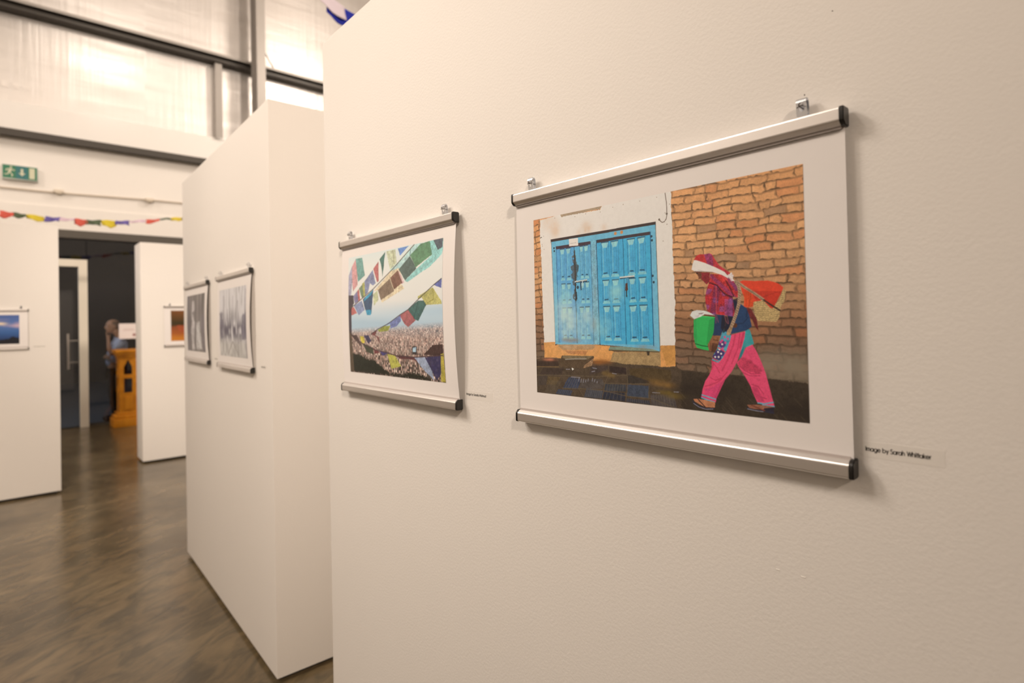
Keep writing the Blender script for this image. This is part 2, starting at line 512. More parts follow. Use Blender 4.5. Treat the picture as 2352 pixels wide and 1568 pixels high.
def lerp_stops(t, stops):
    xs = [s[0] for s in stops]
    cs = np.array([ink(*s[1]) for s in stops])
    return np.stack([np.interp(t, xs, cs[:, k]) for k in range(3)], -1)


def street_picture():
    c = Canvas(1500, 1000, ink(200, 150, 100))
    rng = np.random.default_rng(3)
    # the brick wall: wobbling courses, every brick its own tint
    U, V = c.U, c.V
    Vd = V + (c.n3 * 0.010 + c.n2 * 0.005) + 0.012 * np.sin(U * 5.0)
    rows = 29.0
    r = np.floor(Vd * rows).astype(int) + 2
    fv = Vd * rows - np.floor(Vd * rows)
    wid = 0.060 + 0.016 * rng.random(64)
    off = rng.random(64)
    Ud = U + c.n2 * 0.010 + c.n3 * 0.012
    q = Ud / wid[r % 64] + off[r % 64] * 3
    k = np.floor(q).astype(int); fu = q - k
    short = ((k * 7 + r * 13) % 5) == 0                     # some bricks are headers: split in two
    fu2 = np.where(short, (fu * 2) % 1.0, fu); kk = np.where(short, k * 2 + (fu > 0.5), k * 2)
    tone = rng.random((97, 211))[r % 97, kk % 211]
    tone2 = rng.random((97, 211))[r % 97, (kk * 3 + 1) % 211]
    base = lerp_stops(V, [(0, (224, 152, 92)), (0.3, (218, 154, 100)), (0.48, (194, 136, 90)), (0.60, (156, 104, 68)), (0.72, (124, 90, 66)), (0.9, (116, 98, 78))])
    red = ink(205, 112, 58) * np.ones_like(base); grey = ink(132, 104, 82) * np.ones_like(base)
    t = np.clip((tone - 0.72) * 4, 0, 1)[..., None] * np.clip(1.2 - V, 0, 1)[..., None]
    bcol = base * (0.90 + 0.22 * tone2)[..., None]
    bcol = bcol * (1 - 0.55 * t) + red * 0.55 * t
    t = np.clip((0.07 - tone) * 12, 0, 1)[..., None]
    bcol = bcol * (1 - 0.7 * t) + grey * 0.7 * t
    bcol = bcol * (1 + 0.26 * c.n1 + 0.20 * c.n2 + 0.10 * c.n3)[..., None]
    wpx = wid[r % 64] * np.where(short, 0.5, 1)
    eu = np.minimum(fu2, 1 - fu2) * wpx; ev = np.minimum(fv, 1 - fv) / rows * 0.667
    edge = np.minimum(eu, ev)
    mort = np.clip((0.0038 + 0.002 * c.n2 - edge) / 0.0014, 0, 1)
    under = np.clip(((1 - fv) < 0.12) * (0.75 + 2.2 * c.n2 + 1.2 * c.n3), 0, 1)
    right = np.clip(((fu2 * wpx) < 0.0035) * (0.35 + 2.0 * c.n2), 0, 1)
    mcol = base * 0.50
    a = bcol * (1 - 0.75 * mort[..., None]) + mcol * 0.75 * mort[..., None]
    dk = np.clip(under + right, 0, 1)[..., None] * 0.84
    c.a = a * (1 - dk) + ink(70, 48, 30) * dk
    c.glow("1968,1596 1925,1549 1858,1587 1790,1575", 0.05, 0.05, (140, 118, 94), 0.8)
    # white plaster surround, ledge, stains
    c.poly("73,12 195,26 242,5 276,4 298,31 331,32 450,32 669,28 672,8 807,-1", (0, 0, 0), 0.0)
    c.poly("71,16 165,9 244,-2 286,-12 315,20 452,26 665,34 676,-6 806,-15 1184,-5 1222,-1 1225,332 1229,657 1234,1033 1227,1421 1114,1428 199,1434 89,1423 84,1036 80,634 77,445 69,228", (231, 213, 200), 1, 0.05, 0.004)
    c.poly("284,-11 671,-15 668,25 450,28 326,26 298,32", (172, 142, 112), 1, 0.3, 0.004)
    c.line("756,-7 894,-12 1066,-9 1182,-8", 0.0022, (150, 110, 82), 0.9)
    c.glow("532,211", 0.022, 0.03, (214, 160, 110), 0.9)
    c.glow("200,122 240,149 142,46", 0.02, 0.045, (222, 178, 142), 0.6)
    c.glow("459,235 691,229", 0.012, 0.02, (220, 176, 140), 0.5)
    for s in ("531,47 664,58 429,54 230,25 108,205 89,298 110,356 92,317", "859,29 992,30 772,36 1160,448 1190,297 1178,188 1120,26 1212,114"):
        c.dot(s, 0.0016, (120, 86, 62), 0.8)
    c.line("69,220 87,214", 0.003, (60, 45, 35))
    c.line("1180,-7 1189,86 1191,160 1191,207 1185,247 1171,270 1155,272 1143,256 1137,244", 0.0026, (108, 82, 66))
    c.dot("1190,199 1135,241", 0.0035, (110, 90, 76))
    # sill and ochre base
    c.poly("85,1421 205,1411 207,1454 241,1435 588,1433 723,1446 709,1483 761,1504 888,1495 1115,1489 1118,1428 1227,1422 1230,1612 1141,1633 1085,1622 1056,1621 845,1619 727,1600 580,1603 521,1592 239,1594 219,1588 90,1594", (226, 152, 80), 1, 0.25, 0.004)
    c.poly("745,1508 888,1497 1116,1490 1123,1620 1085,1622 845,1620 716,1604", (170, 134, 88), 1, 0.45, 0.006)
    c.poly("1120,1431 1227,1425 1227,1600 1164,1616", (198, 134, 62), 0.8, 0.3)
    c.poly("234,1436 588,1435 584,1467 558,1489 286,1499 240,1471", (190, 138, 88), 1, 0.4, 0.004)
    c.poly("292,1505 522,1504 498,1542 337,1539", (176, 108, 62), 0.7, 0.6, 0.01)
    c.poly("723,1450 1116,1441 1115,1487 1034,1488 709,1483", (132, 146, 124), 1, 0.35)
    c.line("712,1486 1019,1489 1113,1487", 0.004, (104, 84, 56))
    c.poly("1017,1481 1041,1483 1038,1523 1023,1527", (66, 52, 40))
    # blue doors
    c.poly("181,257 1109,254 1110,291 183,297", (64, 48, 44))
    c.poly("185,286 1106,281 1112,861 1119,1485 1062,1462 632,1430 241,1440 208,1433 195,778", (104, 176, 208), 1, 0.2)
    c.poly("232,345 570,345 573,407 238,397", (72, 52, 60)); c.poly("622,342 1065,339 1068,394 626,385", (66, 50, 54))
    c.poly("239,377 416,381 427,1423 246,1419", (84, 158, 208), 1, 0.3); c.poly("416,381 568,378 579,1426 428,1423", (88, 166, 212), 1, 0.3)
    c.poly("628,375 851,369 860,1423 641,1423", (54, 162, 208), 1, 0.25); c.poly("851,369 1064,372 1070,1425 860,1423", (48, 164, 212), 1, 0.25)

    def panel(q, lum):
        tl, tr, br, bl = P(q)
        lt, dkk, md = (168, 214, 228), (24, 96, 140), (lum[0], lum[1], lum[2])
        mid = lambda a, b, t: a * (1 - t) + b * t
        c.poly(np.array([tl, tr, br, bl]), md, 0.65, 0.3)
        wv = tr - tl
        c.poly(np.array([tl, tl + wv * 0.07, bl + wv * 0.07, bl]), dkk, 0.75); c.poly(np.array([tr - wv * 0.07, tr, br, br - wv * 0.07]), dkk, 0.55)
        c.poly(np.array([tl + wv * 0.22, tl + wv * 0.30, bl + wv * 0.30, bl + wv * 0.22]), (140, 200, 226), 0.55); c.poly(np.array([tr - wv * 0.30, tr - wv * 0.24, br - wv * 0.24, br - wv * 0.30]), dkk, 0.45)
        up = np.array([0, 0.026])
        c.poly(np.array([tl + wv * 0.06, tr - wv * 0.06, tr - wv * 0.26 + up, tl + wv * 0.26 + up]), lt, 0.62)
        c.poly(np.array([tl - [0, 0.006], tr - [0, 0.006], tr, tl]), (40, 60, 80), 0.8)
        c.poly(np.array([bl + wv * 0.25 - up * 0.7, br - wv * 0.25 - up * 0.7, br - wv * 0.22 - up * 0.45, bl + wv * 0.22 - up * 0.45]), (30, 62, 88), 0.9)
        c.poly(np.array([bl + wv * 0.1 - up * 0.3, br - wv * 0.1 - up * 0.3, br + up * 0.25, bl + up * 0.25]), (150, 206, 226), 0.6)
    for q in ("663,385 732,385 733,726 665,727", "747,388 815,386 816,729 746,728", "669,776 730,776 734,996 670,1000", "752,778 812,779 817,995 752,997", "672,1044 734,1044 742,1375 678,1379", "754,1044 817,1045 822,1374 757,1377",
              "882,391 947,391 947,730 887,728", "965,390 1028,388 1033,731 965,728", "891,778 947,778 951,995 893,998", "969,778 1029,778 1033,995 971,996", "890,1049 952,1046 959,1381 895,1384", "970,1047 1035,1045 1042,1379 975,1383"):
        panel(q, (60, 160, 205))
    for q in ("273,389 323,391 321,719 279,721", "334,390 382,390 386,722 337,725", "281,776 325,777 330,977 286,978", "339,779 378,780 385,977 344,979", "285,1042 329,1042 335,1366 289,1370", "339,1042 387,1042 394,1368 344,1369",
              "467,389 503,390 507,717 473,719", "507,391 550,386 553,722 512,720", "471,778 507,779 511,981 474,981", "513,777 552,776 558,981 517,981", "456,1043 497,1042 504,1364 463,1367", "510,1040 553,1040 560,1363 515,1366"):
        panel(q, (92, 168, 214))
    c.line("416,381 427,1423", 0.003, (30, 60, 84)); c.line("851,369 860,1423", 0.0026, (22, 92, 130))
    c.poly("571,345 621,343 634,1430 582,1426", (114, 180, 214), 1, 0.5)
    c.line("623,344 636,1430", 0.0035, (30, 84, 120)); c.line("572,351 582,1426", 0.0025, (50, 110, 150))
    c.line("238,377 246,1419", 0.003, (40, 96, 150)); c.line("1067,344 1073,1434", 0.0035, (24, 90, 130))
    c.line("1107,268 1113,862 1119,1482", 0.003, (92, 96, 90), 0.8)
    c.line("187,289 200,779 208,1427", 0.003, (150, 130, 120), 0.8)
    c.glow("325,1239 303,1110 504,1203", 0.05, 0.09, (196, 216, 222), 0.55); c.glow("306,892 785,902 671,1242", 0.03, 0.05, (150, 206, 226), 0.6)
    c.glow("597,570 603,937 589,1241", 0.012, 0.09, (140, 130, 120), 0.4)
    c.poly("417,412 433,497 452,588 442,675 426,761 421,963 408,968 405,772 386,694 394,568 406,493", (78, 66, 44), 0.8, 1.4, 0.016)
    c.line("420,419 423,963", 0.005, (66, 48, 32), 0.9)
    c.glow("335,1386 392,1391 1019,1447", 0.03, 0.012, (150, 120, 84), 0.8)
    c.line("419,758 531,749", 0.0055, (196, 196, 186)); c.line("419,768 531,759", 0.003, (36, 50, 60)); c.line("820,755 936,752", 0.006, (206, 204, 194)); c.line("820,765 936,762", 0.003, (26, 56, 74))
    c.poly("868,764 889,764 887,830 870,828", (70, 140, 170)); c.poly("864,816 881,815 884,881 873,900 860,885", (88, 52, 42)); c.line("871,898 872,950", 0.005, (50, 60, 66))
    c.line("471,760 475,848", 0.006, (50, 76, 96)); c.line("490,761 487,805", 0.004, (180, 196, 200)); c.dot("443,820", 0.006, (40, 66, 84)); c.line("429,869 432,945", 0.005, (46, 58, 66))
    c.poly("367,285 454,289 456,371 368,364", (234, 217, 203), 1, 0.05)
    c.line("381,336 437,337", 0.002, (190, 176, 166)); c.dot("790,305 842,303", 0.006, (206, 136, 76)); c.dot("1075,388 1078,426 1078,765 1084,826 215,360 217,393", 0.004, (44, 64, 76))
    # wet street
    c.poly("-16,1619 94,1598 230,1596 339,1609 584,1608 736,1604 844,1619 1080,1620 1143,1628 1235,1621 1264,1643 1435,1656 1644,1665 1879,1681 2008,1695 2007,2022 -20,2033", (82, 64, 48), 1, 0.5, 0.006)
    c.poly("1264,1651 1435,1660 1644,1668 1879,1685 2008,1699 2007,2022 1259,2010", (64, 50, 38), 1, 0.5, 0.01)
    c.glow("1320,1860 1487,1821 1941,1934", 0.08, 0.05, (44, 34, 28), 0.7)
    c.poly("-5,1635 232,1623 238,1680 -3,1704", (66, 48, 38), 1, 0.5); c.line("-6,1703 238,1691", 0.003, (128, 96, 56), 0.8)
    for s, col in (("715,1647 860,1658 857,1717 712,1718", (52, 37, 35)), ("674,1835 848,1825 844,1894 662,1908", (59, 61, 68)), ("855,1823 1024,1818 1025,1940 851,1937", (61, 68, 82)), ("662,1917 839,1909 835,1991 637,1991", (41, 45, 59)),
                   ("337,1797 452,1803 424,1918 269,1922", (59, 66, 86)), ("229,1939 374,1938 348,1997 202,1994", (56, 63, 82)), ("506,1895 655,1905 640,1992 478,1993", (70, 70, 79)), ("846,1959 1032,1959 1038,1995 844,1996", (52, 52, 63)),
                   ("1043,1896 1211,1881 1228,1997 1043,2000", (82, 70, 66)), ("865,1731 1006,1726 1030,1793 863,1808", (56, 47, 41)), ("72,1712 284,1705 264,1778 32,1791", (66, 50, 42)), ("550,1659 704,1645 701,1688 531,1755", (72, 56, 50)),
                   ("458,1816 647,1785 669,1836 645,1891 433,1902", (84, 72, 66)), ("123,1805 257,1800 203,1892 94,1903", (98, 75, 47)), ("11,1815 116,1795 101,1902 13,1923", (75, 61, 52)), ("876,1662 1056,1642 1196,1656 1195,1757 1035,1773 885,1724", (84, 63, 36))):
        c.poly(s, col, 0.9, 0.5, 0.004)
    for s, n in (("674,1835 848,1825 844,1894 662,1908", 8), ("662,1917 839,1909 835,1991 637,1991", 6), ("506,1895 655,1905 640,1992 478,1993", 9), ("846,1959 1032,1959 1038,1995 844,1996", 11), ("1043,1896 1211,1881 1228,1997 1043,2000", 9), ("229,1939 374,1938 348,1997 202,1994", 8), ("136,1848 269,1849 188,2009 72,1994", 9), ("337,1797 452,1803 424,1918 269,1922", 6)):
        a_, b_, d_, e_ = P(s)
        for i in range(1, n):
            t_ = i / n
            c.line(np.array([a_ * (1 - t_) + b_ * t_, e_ * (1 - t_) + d_ * t_]), 0.0022, (112, 98, 78), 0.42)
    for s in ("-7,1802 257,1782 578,1768 854,1730", "268,1924 433,1909 662,1906 851,1938 1052,1937 1227,2002", "855,1650 863,1816 845,1996", "1030,1798 1025,1940", "644,1991 669,1836 709,1727", "433,1916 475,1993", "663,1830 853,1817 1030,1798"):
        c.line(s, 0.003, (104, 84, 62), 0.7)
    for s in ("437,1794 429,1833", "459,1803 452,1841", "480,1801 474,1842", "501,1806 494,1834", "522,1795 518,1824", "563,1786 557,1820", "583,1798 577,1825", "603,1813 600,1833", "561,1678 602,1682", "555,1719 584,1710", "736,1721 774,1724", "360,1791 447,1790", "1211,1853 1243,1851", "1053,1878 1110,1875", "310,1711 348,1709"):
        c.line(s, 0.003, (158, 150, 156), 0.55)
    c.glow("731,1746 681,1729", 0.016, 0.012, (150, 110, 40), 0.5); c.glow("1125,1785 1171,1795 1073,1781", 0.025, 0.014, (150, 104, 40), 0.45); c.glow("671,1604 609,1614", 0.03, 0.012, (150, 88, 36), 0.8); c.glow("1147,1867 1215,1891", 0.03, 0.012, (120, 92, 34), 0.7)
    c.glow("138,1614", 0.03, 0.008, (208, 120, 84), 0.8)
    for i in range(26):
        x = 0.62 + 0.36 * RNG.random(); y = 0.90 + 0.09 * RNG.random()
        c.line(np.array([[x, y], [x + 0.02, y + 0.03]]), 0.0015, (110, 88, 66), 0.35)
    c.poly("272,1562 575,1552 580,1563 565,1617 550,1659 478,1691 310,1693 258,1687 232,1677 257,1607", (90, 68, 48), 1, 0.5)
    c.poly("285,1560 572,1553 521,1592 311,1601 272,1583", (126, 104, 74), 1, 0.5); c.line("304,1603 399,1592 509,1586", 0.004, (164, 148, 130), 0.8)
    c.poly("579,1570 556,1657 478,1688 490,1654 539,1612", (152, 112, 78), 1, 1.0); c.poly("368,1688 389,1703 373,1720 367,1706", (226, 216, 214))
    # walking woman: basket, cloth, clothes
    c.fill("1716,1055 1766,1036 1832,1089 1865,1043 1883,970 1900,966 1890,1055 1871,1096 1861,1180 1846,1217 1745,1209 1731,1155", lambda U, V, a, b: ink(206, 166, 106) * np.clip(0.84 + 0.30 * np.sin(V * 820 + 0.8 * np.sin(U * 520)) + 0.5 * a, 0.25, 1.3)[..., None])
    c.poly("1645,878 1668,868 1731,879 1804,882 1839,897 1863,914 1887,945 1876,985 1854,1047 1829,1110 1815,1105 1776,1037 1725,1051 1721,1088 1695,1096 1668,1089 1673,1014 1659,957", (228, 58, 24), 1, 0.2)
    c.poly("1726,963 1803,966 1878,975 1854,1047 1829,1109 1815,1104 1784,1040 1744,1047 1724,1001", (200, 44, 22), 0.9, 0.3)
    c.poly("1670,958 1715,973 1723,1089 1695,1095 1668,1089 1673,1014", (222, 70, 16), 0.9, 0.4)
    c.line("1733,1018 1784,1011 1855,978", 0.002, (160, 30, 16), 0.6); c.line("1712,956 1699,1087", 0.002, (170, 44, 12), 0.7); c.line("1685,971 1682,1087", 0.0015, (170, 44, 12), 0.5)
    c.poly("1680,1095 1709,1104 1741,1198 1748,1291 1729,1253 1715,1198 1686,1148", (112, 36, 36), 1, 0.6)
    c.poly("1673,1281 1699,1277 1710,1333 1721,1394 1705,1416 1671,1428 1647,1516 1635,1534 1640,1461 1660,1388", (48, 150, 150), 1, 0.25)
    c.poly("1669,1410 1640,1467 1635,1534 1647,1516", (36, 110, 120), 0.8)
    pink = (236, 66, 106)
    c.poly("1675,1427 1712,1403 1734,1457 1761,1548 1782,1638 1798,1738 1817,1858 1825,1901 1770,1894 1731,1878 1706,1797 1696,1749 1663,1664 1626,1584 1619,1557 1647,1514", pink, 1, 0.25)
    c.poly("1647,1511 1685,1514 1710,1551 1732,1577 1757,1621 1731,1637 1687,1630 1649,1605 1623,1562", (176, 42, 66), 0.6, 0.8, 0.012)
    for s in ("1627,1579 1664,1620 1701,1645 1753,1635", "1652,1638 1693,1662 1749,1657", "1700,1732 1736,1745 1768,1805", "1706,1797 1742,1825 1782,1841"):
        c.line(s, 0.0030, (178, 40, 70), 0.65)
    c.poly("1700,1749 1729,1745 1771,1864 1738,1871 1710,1802", (190, 44, 84), 0.6, 0.4)
    c.poly("1592,1323 1631,1308 1674,1293 1668,1350 1648,1444 1623,1546 1587,1638 1546,1709 1513,1809 1491,1874 1485,1913 1445,1899 1394,1884 1405,1804 1423,1732 1449,1678 1466,1624 1467,1552 1508,1564 1558,1470", pink, 1, 0.22)
    for s, wd in (("1615,1322 1602,1407 1565,1538 1531,1631", 0.005), ("1642,1311 1629,1434 1588,1570", 0.0035), ("1665,1305 1649,1389 1640,1433", 0.006), ("1475,1566 1499,1610 1515,1655", 0.003), ("1457,1700 1489,1720 1530,1693 1563,1639", 0.0035), ("1418,1779 1452,1764 1497,1736 1530,1699", 0.0035), ("1467,1543 1475,1589 1466,1624", 0.005)):
        c.line(s, wd, (196, 42, 76), 0.6)
    c.poly("1417,1803 1472,1779 1522,1723 1496,1862 1483,1887 1421,1855", (212, 50, 110), 0.5, 0.3)
    c.poly("1587,1640 1546,1712 1513,1809 1491,1874 1479,1870 1522,1734", (180, 40, 84), 0.5)
    for s in ("1398,1856 1433,1866 1487,1885", "1395,1881 1433,1897 1478,1909", "1732,1881 1770,1883 1818,1864", "1759,1895 1823,1898"):
        c.line(s, 0.0035, (90, 160, 176))
    c.line("1395,1871 1433,1882 1483,1898", 0.0025, (206, 60, 110))
    c.poly("1545,1270 1568,1306 1591,1328 1583,1373 1558,1465 1533,1528 1508,1565 1469,1544 1480,1496 1502,1450 1523,1357", (72, 152, 168), 1, 0.45)
    c.dot("1535,1403", 0.011, (84, 52, 116)); c.dot("1509,1484 1528,1480", 0.01, (70, 48, 104)); c.dot("1490,1516 1513,1518", 0.008, (70, 48, 104))
    c.dot("1527,1386 1555,1391 1552,1343 1571,1357 1538,1440 1535,1371", 0.0035, (214, 70, 126)); c.dot("1535,1404 1509,1472 1527,1486 1490,1516 1511,1515 1518,1449", 0.003, (226, 210, 214))
    c.line("1510,1433 1552,1469", 0.0035, (214, 66, 96)); c.line("1474,1528 1508,1551", 0.003, (206, 70, 96))
    # feet
    c.poly("1342,1900 1378,1894 1433,1901 1482,1911 1479,1958 1419,1962 1377,1939 1351,1922", (192, 118, 78), 1, 0.4)
    c.line("1336,1922 1373,1958 1419,1975 1478,1965", 0.0045, (52, 44, 54)); c.line("1342,1939 1377,1967 1419,1980 1469,1972", 0.0015, (150, 140, 154)); c.line("1371,1896 1394,1928 1419,1962", 0.003, (56, 32, 34))
    c.poly("1671,1906 1727,1896 1770,1896 1820,1900 1816,1928 1762,1932 1689,1934", (156, 94, 68), 1, 0.4)
    c.poly("1770,1919 1823,1902 1817,1954 1780,1948 1755,1941", (46, 38, 50)); c.line("1671,1933 1719,1942 1762,1943 1819,1951", 0.0045, (46, 42, 56)); c.line("1674,1938 1719,1947 1762,1948", 0.0015, (150, 140, 150)); c.line("1697,1904 1734,1923 1770,1939", 0.003, (120, 56, 40))
    # jumper, sleeves
    c.poly("1596,1009 1650,1063 1683,1098 1698,1159 1712,1254 1680,1286 1592,1315 1552,1291 1570,1178", (34, 62, 98), 1, 0.3)
    c.line("1616,1235 1663,1224 1693,1175", 0.0025, (20, 36, 62), 0.8); c.line("1687,1125 1682,1175", 0.0035, (20, 36, 62), 0.7)
    c.poly("1494,1147 1554,1154 1553,1234 1540,1291 1524,1332 1474,1327 1489,1222", (36, 56, 88), 1, 0.3)
    c.poly("1538,1160 1611,1170 1589,1257 1568,1285 1544,1308 1529,1262", (28, 28, 42), 0.9, 0.4)
    c.poly("1604,1026 1635,1012 1646,1057 1633,1123 1614,1156 1595,1065", (26, 30, 46), 0.9)
    c.dot("1614,1243", 0.007, (96, 52, 30))
    # bucket with newspaper
    c.poly("1358,1192 1403,1159 1493,1168 1484,1301 1457,1397 1447,1429 1451,1463 1422,1457 1375,1440 1363,1405 1355,1334", (40, 176, 82), 1, 0.12)
    c.poly("1457,1195 1493,1172 1484,1301 1457,1397 1447,1427 1437,1408", (28, 146, 66), 0.7, 0.2); c.poly("1358,1192 1375,1182 1376,1399 1363,1405 1355,1334", (36, 150, 72), 0.6)
    c.line("1401,1161 1493,1170", 0.0035, (46, 196, 96)); c.line("1363,1404 1407,1420 1449,1428", 0.003, (22, 92, 46)); c.line("1426,1149 1495,1164", 0.004, (110, 50, 36))
    c.poly("1334,1152 1349,1115 1380,1104 1432,1112 1490,1144 1494,1154 1431,1142 1405,1163 1360,1185", (218, 208, 208), 1, 0.15)
    c.poly("1389,1134 1427,1127 1414,1141 1395,1143", (130, 86, 90), 0.8, 0.6); c.poly("1367,1160 1401,1144 1388,1164", (206, 160, 168), 0.6); c.line("1334,1152 1360,1185", 0.002, (150, 130, 110))
    c.poly("1479,1330 1516,1341 1511,1409 1491,1468 1460,1468 1444,1412 1461,1371", (146, 90, 58), 1, 0.4); c.poly("1474,1393 1515,1403 1491,1469 1462,1471", (82, 46, 32), 0.8, 0.5); c.line("1480,1367 1511,1372", 0.0025, (96, 56, 38))
    c.line("1465,1393 1460,1457", 0.0015, (70, 40, 28)); c.line("1480,1404 1475,1468", 0.0015, (70, 40, 28))

    def plaid(U, V, a, b):
        s1 = np.sin(U * 125 + V * 16 + 0.2); s2 = np.sin(V * 92 - U * 12 + 1.2)
        col = np.ones(U.shape + (3,)) * ink(170, 36, 48)
        for t, cc in ((np.clip(s2 * 2 + 0.3, 0, 1) * 0.8, (196, 36, 44)), (np.clip(s1 * 2.2, 0, 1) * 0.62, (98, 36, 78)), (np.clip(s1 * s2 * 3 - 1 + 2 * b, 0, 1) * 0.45, (130, 84, 150))):
            col = col * (1 - t[..., None]) + ink(*cc) * t[..., None]
        return col * (1 + 0.8 * a + 0.3 * np.sin(V * 900)[...])[..., None]
    c.fill("1463,863 1510,888 1557,972 1605,998 1618,1169 1562,1157 1506,1144 1490,1153 1448,1116 1438,1045 1436,992 1445,935", plaid)
    c.poly("1557,1015 1602,1026 1604,1164 1554,1154", (150, 84, 150), 0.4, 0.8); c.line("1506,899 1504,1141", 0.003, (220, 70, 70), 0.6)
    for s in ("1494,1147 1501,1181 1499,1222", "1504,1147 1510,1187 1515,1216", "1554,1160 1562,1206 1573,1229", "1570,1166 1577,1229"):
        c.line(s, 0.0020, (140, 70, 80), 0.8)
    # face, then hood, headband
    c.poly("1372,755 1413,764 1436,805 1448,882 1431,857 1412,829 1395,827 1397,812 1389,788", (112, 62, 42), 1, 0.6)
    c.poly("1411,772 1470,779 1465,860 1448,882 1431,857 1414,826 1419,791", (140, 34, 40), 1, 0.7)
    c.dot("1387,777", 0.0025, (40, 22, 18))
    c.poly("1368,659 1383,622 1409,609 1439,616 1469,610 1485,621 1501,661 1529,723 1560,761 1595,797 1579,826 1544,805 1478,777 1415,761", (204, 46, 48), 1, 0.4)
    c.poly("1435,615 1469,610 1487,630 1496,719 1487,741 1456,707", (146, 50, 98), 0.85, 0.9); c.poly("1489,654 1529,723 1595,797 1579,820 1544,771 1492,724", (194, 46, 58), 0.9, 0.8)
    c.poly("1374,656 1387,622 1432,616 1456,707 1421,685", (200, 40, 38), 0.7, 0.4)
    c.fill("1472,791 1544,804 1583,838 1622,876 1648,923 1647,1012 1604,999 1557,972 1510,891 1464,866", lambda U, V, a, b: (ink(190, 40, 46) * (1 - np.clip(np.sin(U * 170 - V * 120) * 2, 0, 1) * 0.7)[..., None] + ink(140, 48, 96) * (np.clip(np.sin(U * 170 - V * 120) * 2, 0, 1) * 0.7)[..., None]) * (1 + 0.9 * a)[..., None])
    c.poly("1519,797 1568,808 1583,872 1543,868", (214, 52, 40), 0.7, 0.5); c.poly("1598,879 1637,894 1646,951 1621,954", (132, 48, 96), 0.8, 0.6)
    c.line("1567,859 1594,930 1612,999", 0.004, (70, 18, 30), 0.8); c.line("1465,867 1510,893 1557,973 1605,1004", 0.004, (60, 16, 30), 0.85); c.line("1544,799 1575,860", 0.0025, (230, 80, 70), 0.7)
    c.poly("1369,657 1382,658 1438,690 1504,737 1560,784 1580,821 1581,841 1544,808 1487,777 1428,766 1372,757 1352,739 1359,695", (233, 215, 201), 1, 0.1)
    c.line("1372,756 1428,765 1487,777", 0.002, (160, 130, 116), 0.7); c.line("1394,747 1428,761", 0.0015, (190, 168, 154), 0.7)
    c.poly("1575,820 1599,799 1619,842 1615,871 1594,865 1583,838", (236, 204, 200), 1, 0.8, 0.01)
    for s, wd in (("1624,868 1642,911 1647,956 1645,1001 1640,1068 1623,1145 1607,1207 1588,1268 1572,1319", 0.0095), ("1635,877 1675,925 1730,980 1780,1037", 0.0075)):
        c.line(s, wd, (176, 138, 106), 1, 0.5)
        pts = P(s)
        for a_, b_ in zip(pts[:-1], pts[1:]):
            L = math.hypot(*(b_ - a_)); n = max(2, int(L / 0.008))
            for i in range(n):
                m_ = a_ + (b_ - a_) * (i + 0.5) / n
                c.line(np.array([m_ + [-0.003, -0.002], m_ + [0.003, 0.005]]), 0.0018, (88, 62, 46), 0.8)
    c.poly("1568,1285 1601,1240 1602,1257 1588,1313 1572,1329 1563,1319", (176, 136, 96), 1, 0.6)
    c.line("1780,1037 1819,1080 1867,1128", 0.0045, (66, 44, 34))
    return c.image('street_print')


